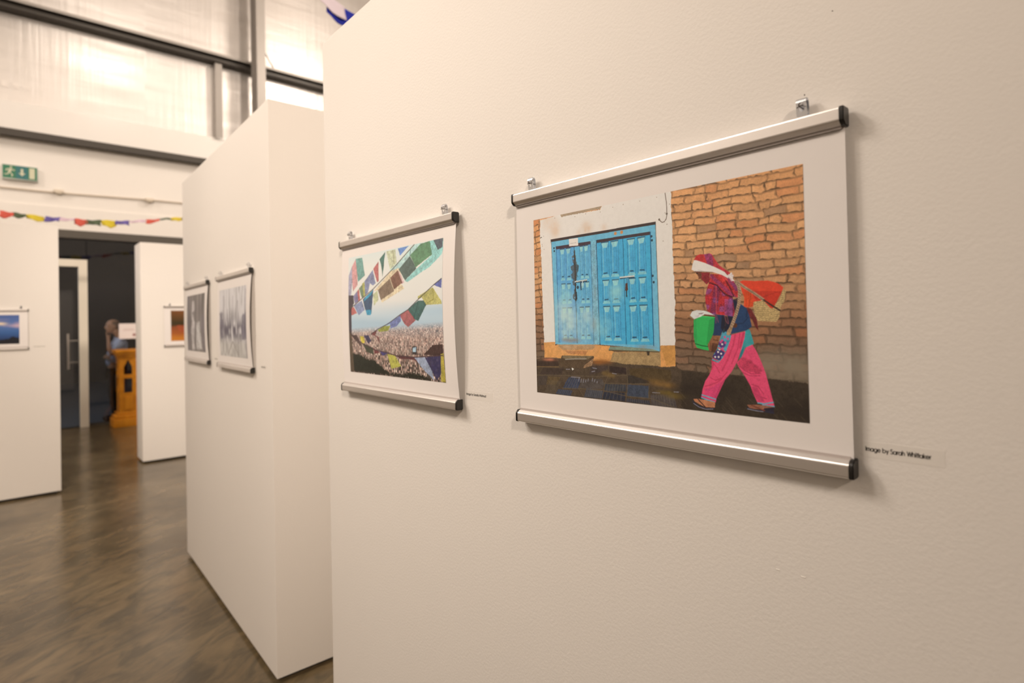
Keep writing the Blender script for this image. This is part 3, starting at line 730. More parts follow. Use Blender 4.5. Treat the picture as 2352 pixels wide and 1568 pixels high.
def flags_picture():
    c = Canvas(900, 600, ink(226, 212, 202))
    U, V = c.U, c.V
    c.a = lerp_stops(V + 0.05 * (0.5 - U), [(0, (214, 210, 206)), (0.15, (226, 214, 206)), (0.4, (226, 212, 200)), (0.52, (196, 200, 200)), (0.58, (172, 186, 192))])
    hz = np.exp(-(((U - 0.95) / 0.35) ** 2 + ((V - 0.50) / 0.06) ** 2))[..., None] * 0.6
    c.a = c.a * (1 - hz) + ink(160, 186, 198) * hz
    # the town below the hill
    g = np.random.default_rng(11)
    for lvl, (cols, rws) in enumerate(((270, 120), (210, 84), (150, 56))):
        cell = g.random((rws + 1, cols + 1)); tint = g.random((rws + 1, cols + 1))
        ii = (V * rws).astype(int); jj = ((U + 0.002 * lvl) * cols).astype(int)
        b = cell[ii, jj]; t = tint[ii, jj]
        col = np.where((b < 0.35)[..., None], ink(112, 84, 74), np.where((b < 0.7)[..., None], ink(196, 150, 130), ink(226, 190, 168))) * ((0.70 + 0.5 * t) * (1 + 0.5 * c.n2))[..., None]
        lo = (0.60, 0.68, 0.80)[lvl]; hi = 0.615 - 0.04 * U
        m = np.clip((V - np.maximum(hi, lo - 0.03)) / 0.05, 0, 1)
        m = m * (0.82 if lvl == 0 else 0.8)
        dark = np.clip((V - 0.64) * 3.2, 0, 0.9)[..., None] * (t < 0.5 + 0.5 * c.n3)[..., None]
        col = col * (1 - dark) + ink(44, 36, 26) * dark
        c.a = c.a * (1 - m[..., None]) + col * m[..., None]
    c.poly("4,1664 252,1678 425,1753 617,1758 799,1876 954,1944 1187,1955 1349,1910 1580,1920 1762,1990 1988,2003 -4,1993", (32, 32, 22), 1, 0.8, 0.03)
    c.poly("83,1703 617,1775 843,1937 90,1973", (30, 32, 22), 1, 0.8, 0.05)
    L = [
        ("8,311 92,156 114,338 72,662 -8,658", (164, 152, 166)), ("91,164 185,47 237,265 237,502 121,597 99,423", (206, 140, 134)), ("185,39 350,43 418,350 253,444 221,264", (106, 148, 134)),
        ("132,683 229,600 310,761 168,814", (124, 112, 142)), ("229,600 276,565 312,761 259,779", (192, 102, 92)), ("276,556 365,496 417,708 348,732", (110, 122, 92)), ("353,486 423,450 432,700 393,715", (172, 162, 84)),
        ("416,446 611,279 679,504 618,540 548,494 497,646 428,683", (126, 126, 152)), ("623,264 741,157 748,478 711,494", (182, 92, 88)), ("764,128 889,22 837,425 799,212", (62, 102, 88)), ("911,21 1104,17 1136,235 1003,324", (196, 190, 152)),
        ("1156,12 1372,8 1205,134", (94, 128, 182)), ("1131,250 1474,8 1615,7 1414,150 1202,326 1023,408 992,327", (176, 200, 190)),
        ("639,631 1024,346 1182,317 1294,557 1233,567 1301,640 819,831 732,621", (222, 192, 152)), ("1171,338 1294,554 1229,572", (216, 170, 166)), ("732,621 990,464 1087,664 909,743 797,788", (128, 102, 82)), ("1001,453 1161,349 1262,551 1083,642", (126, 82, 66)),
        ("1526,376 1811,209 1748,3 1857,2 2002,2 2000,165 1983,225 1765,380 1637,426 1354,554 1306,525", (140, 190, 178)), ("1182,339 1404,163 1530,369 1310,521", (76, 92, 82)), ("1405,156 1606,14 1769,3 1814,203 1517,349", (86, 126, 86)), ("1831,2 1997,-6 1995,120 1916,156", (86, 82, 88)),
        ("372,747 630,603 573,1007 477,1023 406,883", (46, 72, 98)), ("410,736 626,607 567,692 396,790", (64, 152, 178)), ("437,934 577,938 561,1023 465,1021", (56, 146, 172)), ("615,681 723,628 743,782 635,870", (196, 190, 142)), ("141,847 347,771 410,933 266,1017", (132, 136, 162)), ("3,885 141,869 221,978 85,1013", (186, 92, 84)),
        ("-8,658 132,666 147,804 77,905 72,1339 -7,1304", (62, 46, 52)), ("-1,1287 72,1339 95,1985 -4,1984", (92, 72, 54)),
        ("1558,779 1832,668 1984,872 1987,913 1704,912 1632,798 1558,826", (184, 168, 88)), ("1846,637 1987,558 1986,695", (86, 92, 152)), ("1359,966 1557,842 1668,847 1708,912 1557,1140 1459,1102", (52, 90, 80)), ("1166,1059 1363,967 1510,1129 1359,1228 1280,1172 1221,1083", (168, 84, 82)),
        ("857,1201 1211,1046 1224,1126 1115,1220 998,1244 989,1170", (112, 116, 160)), ("715,1269 857,1206 1003,1202 943,1284 742,1301", (150, 146, 52)), ("550,1336 701,1263 649,1356 729,1379 743,1495 683,1383", (112, 52, 52)),
        ("51,1356 208,1354 335,1572 154,1441", (72, 52, 48)), ("271,1370 371,1382 399,1477 331,1508", (204, 176, 54)), ("372,1360 494,1355 557,1448 479,1495", (52, 46, 76)), ("327,1484 598,1562 591,1673 440,1638", (62, 66, 48)), ("598,1559 740,1637 619,1663", (112, 46, 46)), ("736,1602 942,1628 803,1686", (62, 56, 110)),
        ("1631,1627 1804,1487 1986,1464 1984,1637", (62, 36, 32)), ("1418,1516 1514,1509 1509,1631 1424,1635", (46, 40, 40)), ("1437,1533 1499,1525 1494,1594 1436,1597", (172, 190, 200)),
        ("911,1650 1070,1669 1193,1824 987,1881", (178, 166, 64)), ("1040,1659 1451,1668 1548,1779 1450,1711 1190,1711", (92, 42, 46)), ("1456,1675 1661,1666 1768,1846 1810,1988 1619,1847", (152, 156, 172)), ("1658,1666 1970,1625 1921,1893 1851,1984 1764,1847", (48, 42, 78)), ("1942,1608 1989,1592 1997,1995 1920,1992", (184, 160, 54)),
    ]
    for s, col in L:
        c.poly(s, col, 0.95, 0.6, 0.004)
    for s, wd, col in (("-6,920 616,600 1046,325 1484,5", 0.006, (98, 78, 62)), ("550,1336 720,1253 945,1173 1201,1037 1363,966 1558,826 1850,634 1987,558", 0.005, (72, 62, 62)), ("38,1339 331,1496 621,1594 915,1632 1108,1670 1450,1675 1975,1623", 0.006, (76, 50, 52)), ("1051,25 1090,245", 0.006, (150, 136, 96)), ("1404,163 1416,61", 0.004, (60, 100, 100)), ("1557,867 1478,1099", 0.004, (30, 66, 60)), ("1831,682 1847,837 1722,888", 0.004, (150, 134, 50))):
        c.line(s, wd, col, 0.9)
    return c.image('flags_print')


def grey_portrait_picture():
    c = Canvas(240, 160, ink(132, 116, 108))
    U, V = c.U, c.V
    c.a = c.a * (0.78 + 0.9 * (smooth_noise(160, 240, 2, 26) - 0.5) + 0.4 * c.n3)[..., None]
    def q(t): return np.array(t, float)
    c.poly(q([[0, 0], [.16, 0], [.13, .35], [.18, .7], [.12, 1], [0, 1]]), (104, 92, 92), .8)
    c.poly(q([[.28, .12], [.42, .10], [.45, .25], [.40, .34], [.46, .5], [.42, .75], [.44, .98], [.26, .98], [.24, .7], [.3, .5], [.26, .34]]), (196, 178, 168), .8, .6, .05)
    c.poly(q([[.58, .52], [.72, .48], [.8, .8], [.84, .96], [.5, .96], [.5, .7]]), (212, 196, 184), .75, .5, .08)
    c.poly(q([[.82, .4], [1, .35], [1, 1], [.86, 1], [.82, .7]]), (112, 98, 98), .7, .5, .05)
    c.poly(q([[.30, .30], [.42, .29], [.41, .35], [.31, .36]]), (120, 106, 104), .8, .5, .03)
    return c.image('grey_portrait_print')


def grey_trees_picture():
    c = Canvas(260, 180, ink(212, 196, 188))
    U, V = c.U, c.V
    st = smooth_noise(180, 260, 5, 40); bl = smooth_noise(180, 260, 8, 14)
    top = np.clip(0.5 - V, 0, 1) * 2
    c.a = c.a * (1 - np.clip((st - 0.52) * 2.2 * (0.4 + V), 0, 0.7))[..., None]
    mid = np.exp(-((V - 0.62) / 0.15) ** 2) * np.clip((bl + 0.5 * st - 0.35) * 3.0, 0, 1)
    c.a = c.a * (1 - mid[..., None]) + ink(84, 74, 84) * mid[..., None]
    low = np.clip((V - 0.72) / 0.1, 0, 1)[..., None] * 0.85
    gcol = ink(174, 160, 148) * (0.75 + 0.8 * smooth_noise(180, 260, 12, 16))[..., None]
    c.a = c.a * (1 - low) + gcol * low
    def q(t): return np.array(t, float)
    for x, y0, y1, w in ((.16, .1, .7, .03), (.52, .12, .75, .02), (.70, .2, .8, .03), (.95, .0, 1, .02), (.33, .3, .7, .015), (.98, .05, 1, .02)):
        c.line(q([[x, y0], [x + .02, y1]]), w, (130, 116, 120), .6)
    c.poly(q([[0, .34], [.12, .36], [.16, .6], [.1, .75], [0, .72]]), (104, 92, 102), .75, .6, .05); c.poly(q([[.84, .42], [1, .36], [1, .72], [.86, .76]]), (94, 84, 96), .8, .6, .05)
    c.line(q([[.3, .98], [.5, .78]]), .02, (140, 126, 116), .7); c.line(q([[.7, .98], [.5, .78]]), .02, (140, 126, 116), .7)
    return c.image('grey_trees_print')


def dusk_picture():
    c = Canvas(240, 160, ink(60, 100, 170))
    U, V = c.U, c.V
    c.a = lerp_stops(V, [(0, (62, 84, 138)), (0.35, (76, 104, 156)), (0.6, (44, 86, 138)), (0.85, (26, 50, 92)), (1, (20, 26, 46))])
    cl = np.clip((smooth_noise(160, 240, 8, 4) - 0.6) * 3, 0, 1) * np.clip(1 - abs(V - 0.36) * 4, 0, 1)
    c.a = c.a * (1 - 0.7 * cl[..., None]) + ink(232, 176, 166) * 0.7 * cl[..., None]
    e = np.exp(-(((U - 0.68) / 0.1) ** 2 + ((V - 0.3) / 0.05) ** 2))[..., None]
    c.a = c.a * (1 - e) + ink(250, 196, 156) * e
    hill = V > 0.86 - 0.10 * np.exp(-((U - 0.9) / 0.07) ** 2) - 0.05 * smooth_noise(160, 240, 4, 30) + 0.03 * (U < 0.5)
    c.a[hill] = ink(18, 18, 26)
    return c.image('dusk_print')


def amber_picture():
    c = Canvas(240, 160, ink(120, 70, 20))
    U, V = c.U, c.V
    c.a = lerp_stops(V + 0.08 * c.n3, [(0, (120, 66, 24)), (0.25, (92, 56, 20)), (0.45, (52, 40, 16)), (0.5, (130, 60, 28)), (0.75, (164, 80, 22)), (0.9, (196, 112, 20)), (1, (188, 104, 16))])
    c.poly(np.array([[0, .42], [.35, .36], [1, .30], [1, .5], [.5, .48], [0, .52]]), (60, 46, 18), .7, .4, .05)
    c.poly(np.array([[.1, .5], [.8, .46], [.9, .7], [.2, .72]]), (170, 70, 34), .6, .4, .06)
    return c.image('amber_print')


# ---------------------------------------------------------------- hanging prints in snap rails


def print_material(name, im):
    M = mat(name, (0.8, 0.8, 0.8), 0.38, 0, 0.4)
    nt = M.node_tree
    t = nt.nodes.new('ShaderNodeTexImage')
    t.image = im
    t.interpolation = 'Cubic'
    t.extension = 'EXTEND'
    nt.links.new(t.outputs['Color'], nt.nodes['Principled BSDF'].inputs['Base Color'])
    return M


RAIL_H = 0.0235


def rail_profile(flip, grow=0.0):
    g = grow
    c = 0.0022
    # flat front, broad chamfer on the paper's side
    p = [(0.004 - g, -g), (0.0155 + g, -g), (0.0170 + g, 0.0005 - g), (0.0214 + g, 0.0048 - g), (0.0222 + g, 0.0060), (0.0225 + g, 0.0074), (0.0225 + g, RAIL_H - c * 1.4 + g)]
    p += [(0.0225 + g - c * 1.4 * (1 - math.cos(math.radians(t))), RAIL_H + g - c * 1.4 * (1 - math.sin(math.radians(t)))) for t in (30, 60, 90)]
    p += [(0.006, RAIL_H + g), (0.004 - g, RAIL_H - 0.002)]
    if flip:
        p = [(y, RAIL_H - z) for y, z in p][::-1]
    return p


def sheet(x0, x1, z0, z1, off, nx, nz, uv=False, flip_u=True):
    bm = bmesh.new()
    g = [[bm.verts.new((x0 + (x1 - x0) * i / nx, off((x0 + (x1 - x0) * i / nx), z0 + (z1 - z0) * j / nz), z0 + (z1 - z0) * j / nz)) for i in range(nx + 1)] for j in range(nz + 1)]
    lay = bm.loops.layers.uv.new('UVMap')
    for j in range(nz):
        for i in range(nx):
            f = bm.faces.new((g[j][i], g[j + 1][i], g[j + 1][i + 1], g[j][i + 1]))
            for lp, (a, b) in zip(f.loops, ((i, j), (i, j + 1), (i + 1, j + 1), (i + 1, j))):
                lp[lay].uv = (1 - a / nx, b / nz)
    bmesh.ops.recalc_face_normals(bm, faces=bm.faces)
    return bm


def hook_bm():
    """folded zinc strip: a loop with a round hole in its front leaf; local x across the strip, origin on the rail's top"""
    bm = bmesh.new()
    w, hgt, t = 0.0068, 0.0265, 0.0009
    path = [(0.0055, -0.004), (0.0052, 0.012), (0.0055, 0.019), (0.0060, 0.0218), (0.0071, 0.0244), (0.0086, 0.0260), (0.0103, 0.0265), (0.0119, 0.0259), (0.0133, 0.0240), (0.0142, 0.021)]
    for (y0, z0), (y1, z1) in zip(path[:-1], path[1:]):
        d = Vector((y1 - y0, z1 - z0)).normalized(); n = Vector((-d.y, d.x)) * t
        q = [(-w, y0, z0), (w, y0, z0), (w, y1, z1), (-w, y1, z1)]
        vs = [bm.verts.new(v) for v in q] + [bm.verts.new((v[0], v[1] + n.x, v[2] + n.y)) for v in q]
        for f in ((0, 1, 2, 3), (7, 6, 5, 4), (0, 4, 5, 1), (1, 5, 6, 2), (2, 6, 7, 3), (3, 7, 4, 0)):
            bm.faces.new([vs[k] for k in f])
    # front leaf with the hole
    n = 20; cz, rad = 0.0125, 0.0038
    z0, z1 = -0.004, 0.0212
    def leaf(y):
        inner, outer = [], []
        for k in range(n):
            a = 2 * math.pi * k / n
            c, s_ = math.cos(a), math.sin(a)
            inner.append(bm.verts.new((rad * c, y(cz + rad * s_), cz + rad * s_)))
            kx = w / max(abs(c), 1e-6); kz = ((z1 - cz) if s_ > 0 else (cz - z0)) / max(abs(s_), 1e-6)
            r_ = min(kx, kz)
            outer.append(bm.verts.new((r_ * c, y(cz + r_ * s_), cz + r_ * s_)))
        return inner, outer
    yf = lambda z: 0.0142 - (0.021 - z) * 0.11
    i0, o0 = leaf(yf); i1, o1 = leaf(lambda z: yf(z) - t)
    for k in range(n):
        j = (k + 1) % n
        bm.faces.new((i0[k], o0[k], o0[j], i0[j])); bm.faces.new((i1[j], o1[j], o1[k], i1[k]))
        bm.faces.new((i0[j], i1[j], i1[k], i0[k])); bm.faces.new((o0[k], o1[k], o1[j], o0[j]))
    bmesh.ops.recalc_face_normals(bm, faces=bm.faces)
    return bm


HOOK = None


def hanging_print(label, M, W, zb, zt, pic, hooks, image_mat, bulge, curl=0.0):
    """M: local frame whose x runs along the rails from the viewer's right end, y out of the wall. pic = (x0, x1, z0, z1)."""
    global HOOK
    root = tag(empty('hanging_print', M), label, 'photo print', 'photo prints in aluminium rails')
    zr0, zr1 = zb + RAIL_H, zt - RAIL_H

    def off(x, z):
        t = (z - zr0) / (zr1 - zr0)
        t = min(1, max(0, t))
        e = 0.0105 + bulge * math.sin(math.pi * t) ** 0.7
        return e + curl * math.exp(-(x / 0.09)) * math.sin(math.pi * t)
    for nm, z0, flip in (('top_rail', zt - RAIL_H, False), ('bottom_rail', zb, True)):
        bm = bmesh.new()
        prism(bm, rail_profile(flip), 0.006, W - 0.006)
        zl = (z0 - 0.0035, z0 + 0.001) if not flip else (z0 + RAIL_H - 0.001, z0 + RAIL_H + 0.0035)
        if not flip:
            for v in bm.verts:
                v.co.z += z0
        else:
            for v in bm.verts:
                v.co.z += z0
        rail = mesh_obj(nm, bm, ALU, root)
        mesh_obj('clip_strip', boxes(((0.006, 0.0122, zl[0]), (W - 0.006, 0.0142, zl[1]))), CLIP, rail)
        for x0, x1 in ((0.0, 0.0065), (W - 0.0065, W)):
            bm = bmesh.new()
            prism(bm, [(y, z + z0) for y, z in rail_profile(flip, 0.0006)], x0, x1)
            es = [e for e in bm.edges if abs(e.verts[0].co.x - e.verts[1].co.x) < 1e-6]
            bmesh.ops.bevel(bm, geom=es, offset=0.0012, segments=2, affect='EDGES')
            mesh_obj('end_cap', bm, BLACKP, rail, True)
    mesh_obj('paper', sheet(0.003, W - 0.003, zr0 - 0.006, zr1 + 0.006, off, 24, 28), PAPER, root, True)
    mesh_obj('picture', sheet(pic[0], pic[1], pic[2], pic[3], lambda x, z: off(x, z) + 0.0004, 20, 24), image_mat, root, True)
    for x in hooks:
        if HOOK is None:
            h = mesh_obj('hook', hook_bm(), ZINC, root, True)
            HOOK = h
            bm = bmesh.new(); tube(bm, [(0.001, 0.0004, 0.0152), (0.0012, 0.017, 0.0152), (0.0015, 0.0185, 0.0175), (-0.001, 0.019, 0.0192)], 0.0008, 6)
            tube(bm, [(-0.0045, 0.0172, 0.0150), (0.0, 0.0178, 0.0158), (0.0045, 0.0172, 0.0140)], 0.0007, 6)
            nl = mesh_obj('nail', bm, NAILM, h)
            HOOK['nail'] = nl.name
        else:
            h = HOOK.copy(); COL.objects.link(h); h.parent = root
            nl = bpy.data.objects[HOOK['nail']].copy(); COL.objects.link(nl); nl.parent = h
        h.matrix_local = Matrix.Translation((x, 0.0, zt))
    return root


WX, WN = (0, 1, 0), (-1, 0, 0)
hanging_print('largest print: blue double door, brick wall and woman carrying a basket', frame_matrix((D, 0.2590, 0), WX, WN), 0.6360, 1.2905, 1.7635,
              (0.0554, 0.5811, 1.3538, 1.7027), (0.0545, 0.586), print_material('street_print', street_picture()), 0.0008, 0.0)
hanging_print('print of prayer flags strung above a hazy town, on the nearest panel', frame_matrix((D, 1.1035, 0), WX, WN), 0.6225, 1.2905, 1.7610,
              (0.0541, 0.5714, 1.3514, 1.7057), (0.052, 0.565), print_material('flags_print', flags_picture()), 0.0060, 0.0060)


def on2(u, z=0.0):
    p = A2 + X2 * u
    return Vector((p.x, p.y, z))


hanging_print('grey monochrome print of bare trees and a path, right one of its panel', frame_matrix(on2(0.229), X2, N2), 0.620, 1.2880, 1.7635,
              (0.072, 0.566, 1.3505, 1.6895), (0.052, 0.565), print_material('grey_trees_print', grey_trees_picture()), 0.0060, 0.0060)
hanging_print('grey brown monochrome portrait print, left one of its panel', frame_matrix(on2(1.066), X2, N2), 0.620, 1.2880, 1.7640,
              (0.068, 0.552, 1.3550, 1.6960), (0.052, 0.565), print_material('grey_portrait_print', grey_portrait_picture()), 0.0060, 0.0040)
hanging_print('print of a blue dusk sky over dark hills, on the far left panel', frame_matrix((0.1500, 6.7432, 0), (-1, 0, 0), (0, -1, 0)), 0.510, 1.3320, 1.6960,
              (0.0625, 0.4475, 1.3860, 1.6420), (0.05, 0.46), print_material('dusk_print', dusk_picture()), 0.004)
hanging_print('brown and amber print, only its left half showing, beside the lectern', frame_matrix((1.976, 7.4938, 0), (-1, 0, 0), (0, -1, 0)), 0.634, 1.2810, 1.7500,
              (0.0425, 0.5665, 1.3475, 1.6950), (0.052, 0.575), print_material('amber_print', amber_picture()), 0.004)

# two flakes of paint and two pin holes on the nearest panel
near = bpy.data.objects['display_panel']
for y, z, w, h, M_ in ((0.3326, 1.1395, 0.006, 0.0016, CLAD), (0.367, 1.139, 0.005, 0.0014, CLAD), (0.2764, 1.8977, 0.0012, 0.0012, NAILM), (0.314, 1.7985, 0.001, 0.0022, NAILM)):
    mesh_obj('paint_chip' if w > 0.004 else 'pin_hole', boxes(((y + 2.6 - w / 2, -0.0002, z - h / 2), (y + 2.6 + w / 2, 0.0006, z + h / 2), 0.0003)), M_, near)

# ---------------------------------------------------------------- captions (geometric strokes)


def arc(cx, cy, r, a0, a1, n=14):
    return [(cx + r * math.cos(math.radians(a0 + (a1 - a0) * k / n)), cy + r * math.sin(math.radians(a0 + (a1 - a0) * k / n))) for k in range(n + 1)]


O_ = arc(0.33, 0.33, 0.33, 0, 360, 20)
GLYPH = {
    'I': ([[(0.03, 0), (0.03, 1)]], 0.22), 'm': ([[(0, 0), (0, 0.68)], [(0, 0.42)] + arc(0.2, 0.46, 0.2, 180, 0, 8) + [(0.4, 0)], [(0.4, 0.42)] + arc(0.6, 0.46, 0.2, 180, 0, 8) + [(0.8, 0)]], 0.98),
    'a': ([O_, [(0.66, 0), (0.66, 0.66)]], 0.86), 'g': ([O_, [(0.66, 0.66), (0.66, 0.0)] + arc(0.36, 0.0, 0.30, 0, -140, 8)], 0.86), 'e': ([[(0.0, 0.34), (0.66, 0.34)] + arc(0.33, 0.33, 0.33, 2, 320, 18)], 0.82),
    'b': ([[(0, 0), (0, 1)], O_], 0.84), 'd': ([O_, [(0.66, 0), (0.66, 1)]], 0.86), 'y': ([[(0, 0.66), (0.27, 0.02)], [(0.54, 0.66), (0.16, -0.28)]], 0.62),
    'S': ([arc(0.26, 0.75, 0.23, 40, 250, 12) + arc(0.26, 0.27, 0.27, 70, -150, 14)], 0.66), 'r': ([[(0, 0), (0, 0.68)], [(0, 0.4)] + arc(0.24, 0.42, 0.24, 180, 80, 6)], 0.36),
    'h': ([[(0, 0), (0, 1)], [(0, 0.42)] + arc(0.25, 0.42, 0.25, 180, 0, 10) + [(0.5, 0)]], 0.68), 'W': ([[(0, 1), (0.28, 0), (0.55, 0.95), (0.82, 0), (1.1, 1)]], 1.22),
    'i': ([[(0, 0), (0, 0.66)], [(0, 0.84), (0, 0.96)]], 0.2), 't': ([[(0.13, 0), (0.13, 0.95)], [(0, 0.66), (0.28, 0.66)]], 0.36), 'k': ([[(0, 0), (0, 1)], [(0.42, 0.66), (0.02, 0.32), (0.46, 0)]], 0.58),
    'M': ([[(0, 0), (0.12, 1), (0.45, 0.1), (0.78, 1), (0.9, 0)]], 1.08), 'u': ([[(0, 0.66)] + arc(0.25, 0.26, 0.25, 180, 360, 10) + [(0.5, 0.66)], [(0.5, 0.66), (0.5, 0)]], 0.7), ' ': ([], 0.42),
}


def lettering_bm(text, length, height, weight=0.155):
    bm = bmesh.new()
    tot = sum(GLYPH[ch][1] for ch in text)
    sx, sy = length / tot, height
    x = 0.0
    for ch in text:
        strokes, adv = GLYPH[ch]
        for st in strokes:
            for (ax, ay), (bx, by) in zip(st[:-1], st[1:]):
                a = Vector(((x + ax) * sx, ay * sy)); b = Vector(((x + bx) * sx, by * sy))
                d = (b - a).normalized(); n = Vector((-d.y, d.x)) * weight * height / 2; e = d * weight * height * 0.22
                q = [a + n - e, b + n + e, b - n + e, a - n - e]
                vs = [bm.verts.new((-p.x, 0.0004, p.y)) for p in q]
                bm.faces.new(vs)
        x += adv
    bmesh.ops.recalc_face_normals(bm, faces=bm.faces)
    return bm


def caption(label, M, length, height, text, film):
    root = tag(empty('caption', M), label, 'caption', 'captions beside the prints')
    bm = bmesh.new()
    vs = [bm.verts.new(v) for v in ((film[0], 0.0002, film[2]), (film[1], 0.0002, film[2]), (film[1], 0.0002, film[3]), (film[0], 0.0002, film[3]))]
    bm.faces.new(vs)
    ext = bmesh.ops.extrude_face_region(bm, geom=bm.faces[:])
    for v in ext['geom']:
        if isinstance(v, bmesh.types.BMVert):
            v.co.y = 0.0
    bmesh.ops.recalc_face_normals(bm, faces=bm.faces)
    mesh_obj('label_film', bm, TAPE, root)
    if text:
        mesh_obj('lettering', lettering_bm(text, length, height), BLACKV, root)
    else:
        # too small and blurred to read: a thin row of dark specks
        bm = bmesh.new()
        x = 0.0
        while x < length:
            w = random.uniform(0.002, 0.006)
            box(bm, (-x - w, 0.0001, 0.0008), (-x, 0.0005, height * random.uniform(0.55, 1.0)))
            x += w + random.uniform(0.001, 0.004)
        mesh_obj('lettering', bm, BLACKV, root)
    return root


caption('small black line of lettering on the wall right of the largest print', frame_matrix((D, 0.2515, 1.3256), WX, WN), 0.0690, 0.0055, 'Image by Sarah Whittaker', (-0.082, 0.004, -0.008, 0.012))
caption('tiny black line of lettering on the wall between the two nearest prints', frame_matrix((D, 1.0933, 1.3264), WX, WN), 0.0740, 0.0052, 'Image by Saadia Mahmud', (-0.100, 0.004, -0.009, 0.011))
caption('blurred tiny caption beside the print of bare trees', frame_matrix(on2(0.146, 1.3165), X2, N2), 0.055, 0.0055, '', (-0.07, 0.004, -0.006, 0.012))
caption('blurred tiny caption beside the grey brown portrait print', frame_matrix(on2(0.985, 1.3215), X2, N2), 0.060, 0.0055, '', (-0.07, 0.004, -0.006, 0.012))
caption('pale caption strip beside the blue dusk print', frame_matrix((0.185, 6.7432, 1.3520), (-1, 0, 0), (0, -1, 0)), 0.075, 0.0055, '', (-0.10, 0.01, -0.008, 0.014))

# ---------------------------------------------------------------- exit sign, cable run
sg = tag(empty('exit_sign', Matrix.Translation((-0.028, BY - 0.062, 3.690))), 'green emergency exit sign high on the white back wall', 'sign')
mesh_obj('housing', boxes(((0, 0, 0), (0.398, 0.062, 0.212), 0.006)), SIGNE, sg, True)
mesh_obj('face', boxes(((0.006, -0.003, 0.018), (0.388, 0.0, 0.206))), SIGNG, sg)
mesh_obj('arrow_field', boxes(((0.15, -0.0036, 0.018), (0.285, -0.003, 0.206)), ), SIGNT, sg)


def flat(polys, y, material, name, parent):
    bm = bmesh.new()
    for p in polys:
        f = bm.faces.new([bm.verts.new((a, y, b)) for a, b in p])
    ex = bmesh.ops.extrude_face_region(bm, geom=bm.faces[:])
    for v in ex['geom']:
        if isinstance(v, bmesh.types.BMVert):
            v.co.y -= 0.0008
    bmesh.ops.recalc_face_normals(bm, faces=bm.faces)
    return mesh_obj(name, bm, material, parent)


run = [[(0.098 + 0.013 * math.cos(t), 0.178 + 0.013 * math.sin(t)) for t in [k * math.pi / 6 for k in range(12)]],
       [(0.070, 0.155), (0.102, 0.160), (0.112, 0.148), (0.092, 0.100), (0.066, 0.104)], [(0.106, 0.158), (0.128, 0.140), (0.142, 0.146), (0.140, 0.134), (0.126, 0.126), (0.102, 0.146)],
       [(0.076, 0.157), (0.046, 0.148), (0.036, 0.122), (0.048, 0.118), (0.056, 0.138), (0.078, 0.145)], [(0.074, 0.106), (0.092, 0.102), (0.120, 0.072), (0.112, 0.040), (0.100, 0.042), (0.106, 0.070)],
       [(0.068, 0.108), (0.084, 0.104), (0.070, 0.070), (0.026, 0.062), (0.024, 0.074), (0.058, 0.080)]]
flat(run, -0.003, SIGNW, 'running_figure', sg)
flat([[(0.206, 0.165), (0.232, 0.165), (0.232, 0.105), (0.206, 0.105)], [(0.180, 0.105), (0.258, 0.105), (0.219, 0.062)]], -0.0036, SIGNW, 'arrow', sg)
mesh_obj('door_symbol', boxes(((0.300, -0.004, 0.034), (0.362, -0.003, 0.190))), SIGNW, sg)

cr = tag(empty('cable_conduit', Matrix.Translation((0, BY - 0.025, 0))), 'cream cable conduit with two fixtures across the white back wall', 'conduit')
bm = bmesh.new(); tube(bm, [(-2.6, 0.0, 3.565), (0.62, 0.0, 3.572), (1.78, 0.0, 3.612), (3.2, 0.0, 3.63)], 0.011, 8)
mesh_obj('pipe', bm, CONDUIT, cr, True)
for x in (0.61, 1.78):
    z = 3.592 if x < 1 else 3.610
    jb = mesh_obj('junction_box', boxes(((x - 0.062, -0.06, z - 0.025), (x + 0.062, 0.022, z + 0.022), 0.008)), BOXM, cr, True)
    bm = bmesh.new(); tube(bm, [(x, -0.03, z - 0.025), (x, -0.03, z - 0.05)], [0.045, 0.03], 14)
    mesh_obj('lamp_head', bm, BOXM, jb, True)

# ---------------------------------------------------------------- prayer flag strings
FC = {}
for nm, c in dict(red=(0.62, 0.12, 0.09), green=(0.10, 0.13, 0.08), yellow=(0.64, 0.52, 0.05), blue=(0.15, 0.12, 0.38), lilac=(0.66, 0.52, 0.62), deep_blue=(0.02, 0.03, 0.36), white=(0.72, 0.635, 0.71)).items():
    FC[nm] = mat('flag_cloth_' + nm, c, 0.8, 0, 0.2)


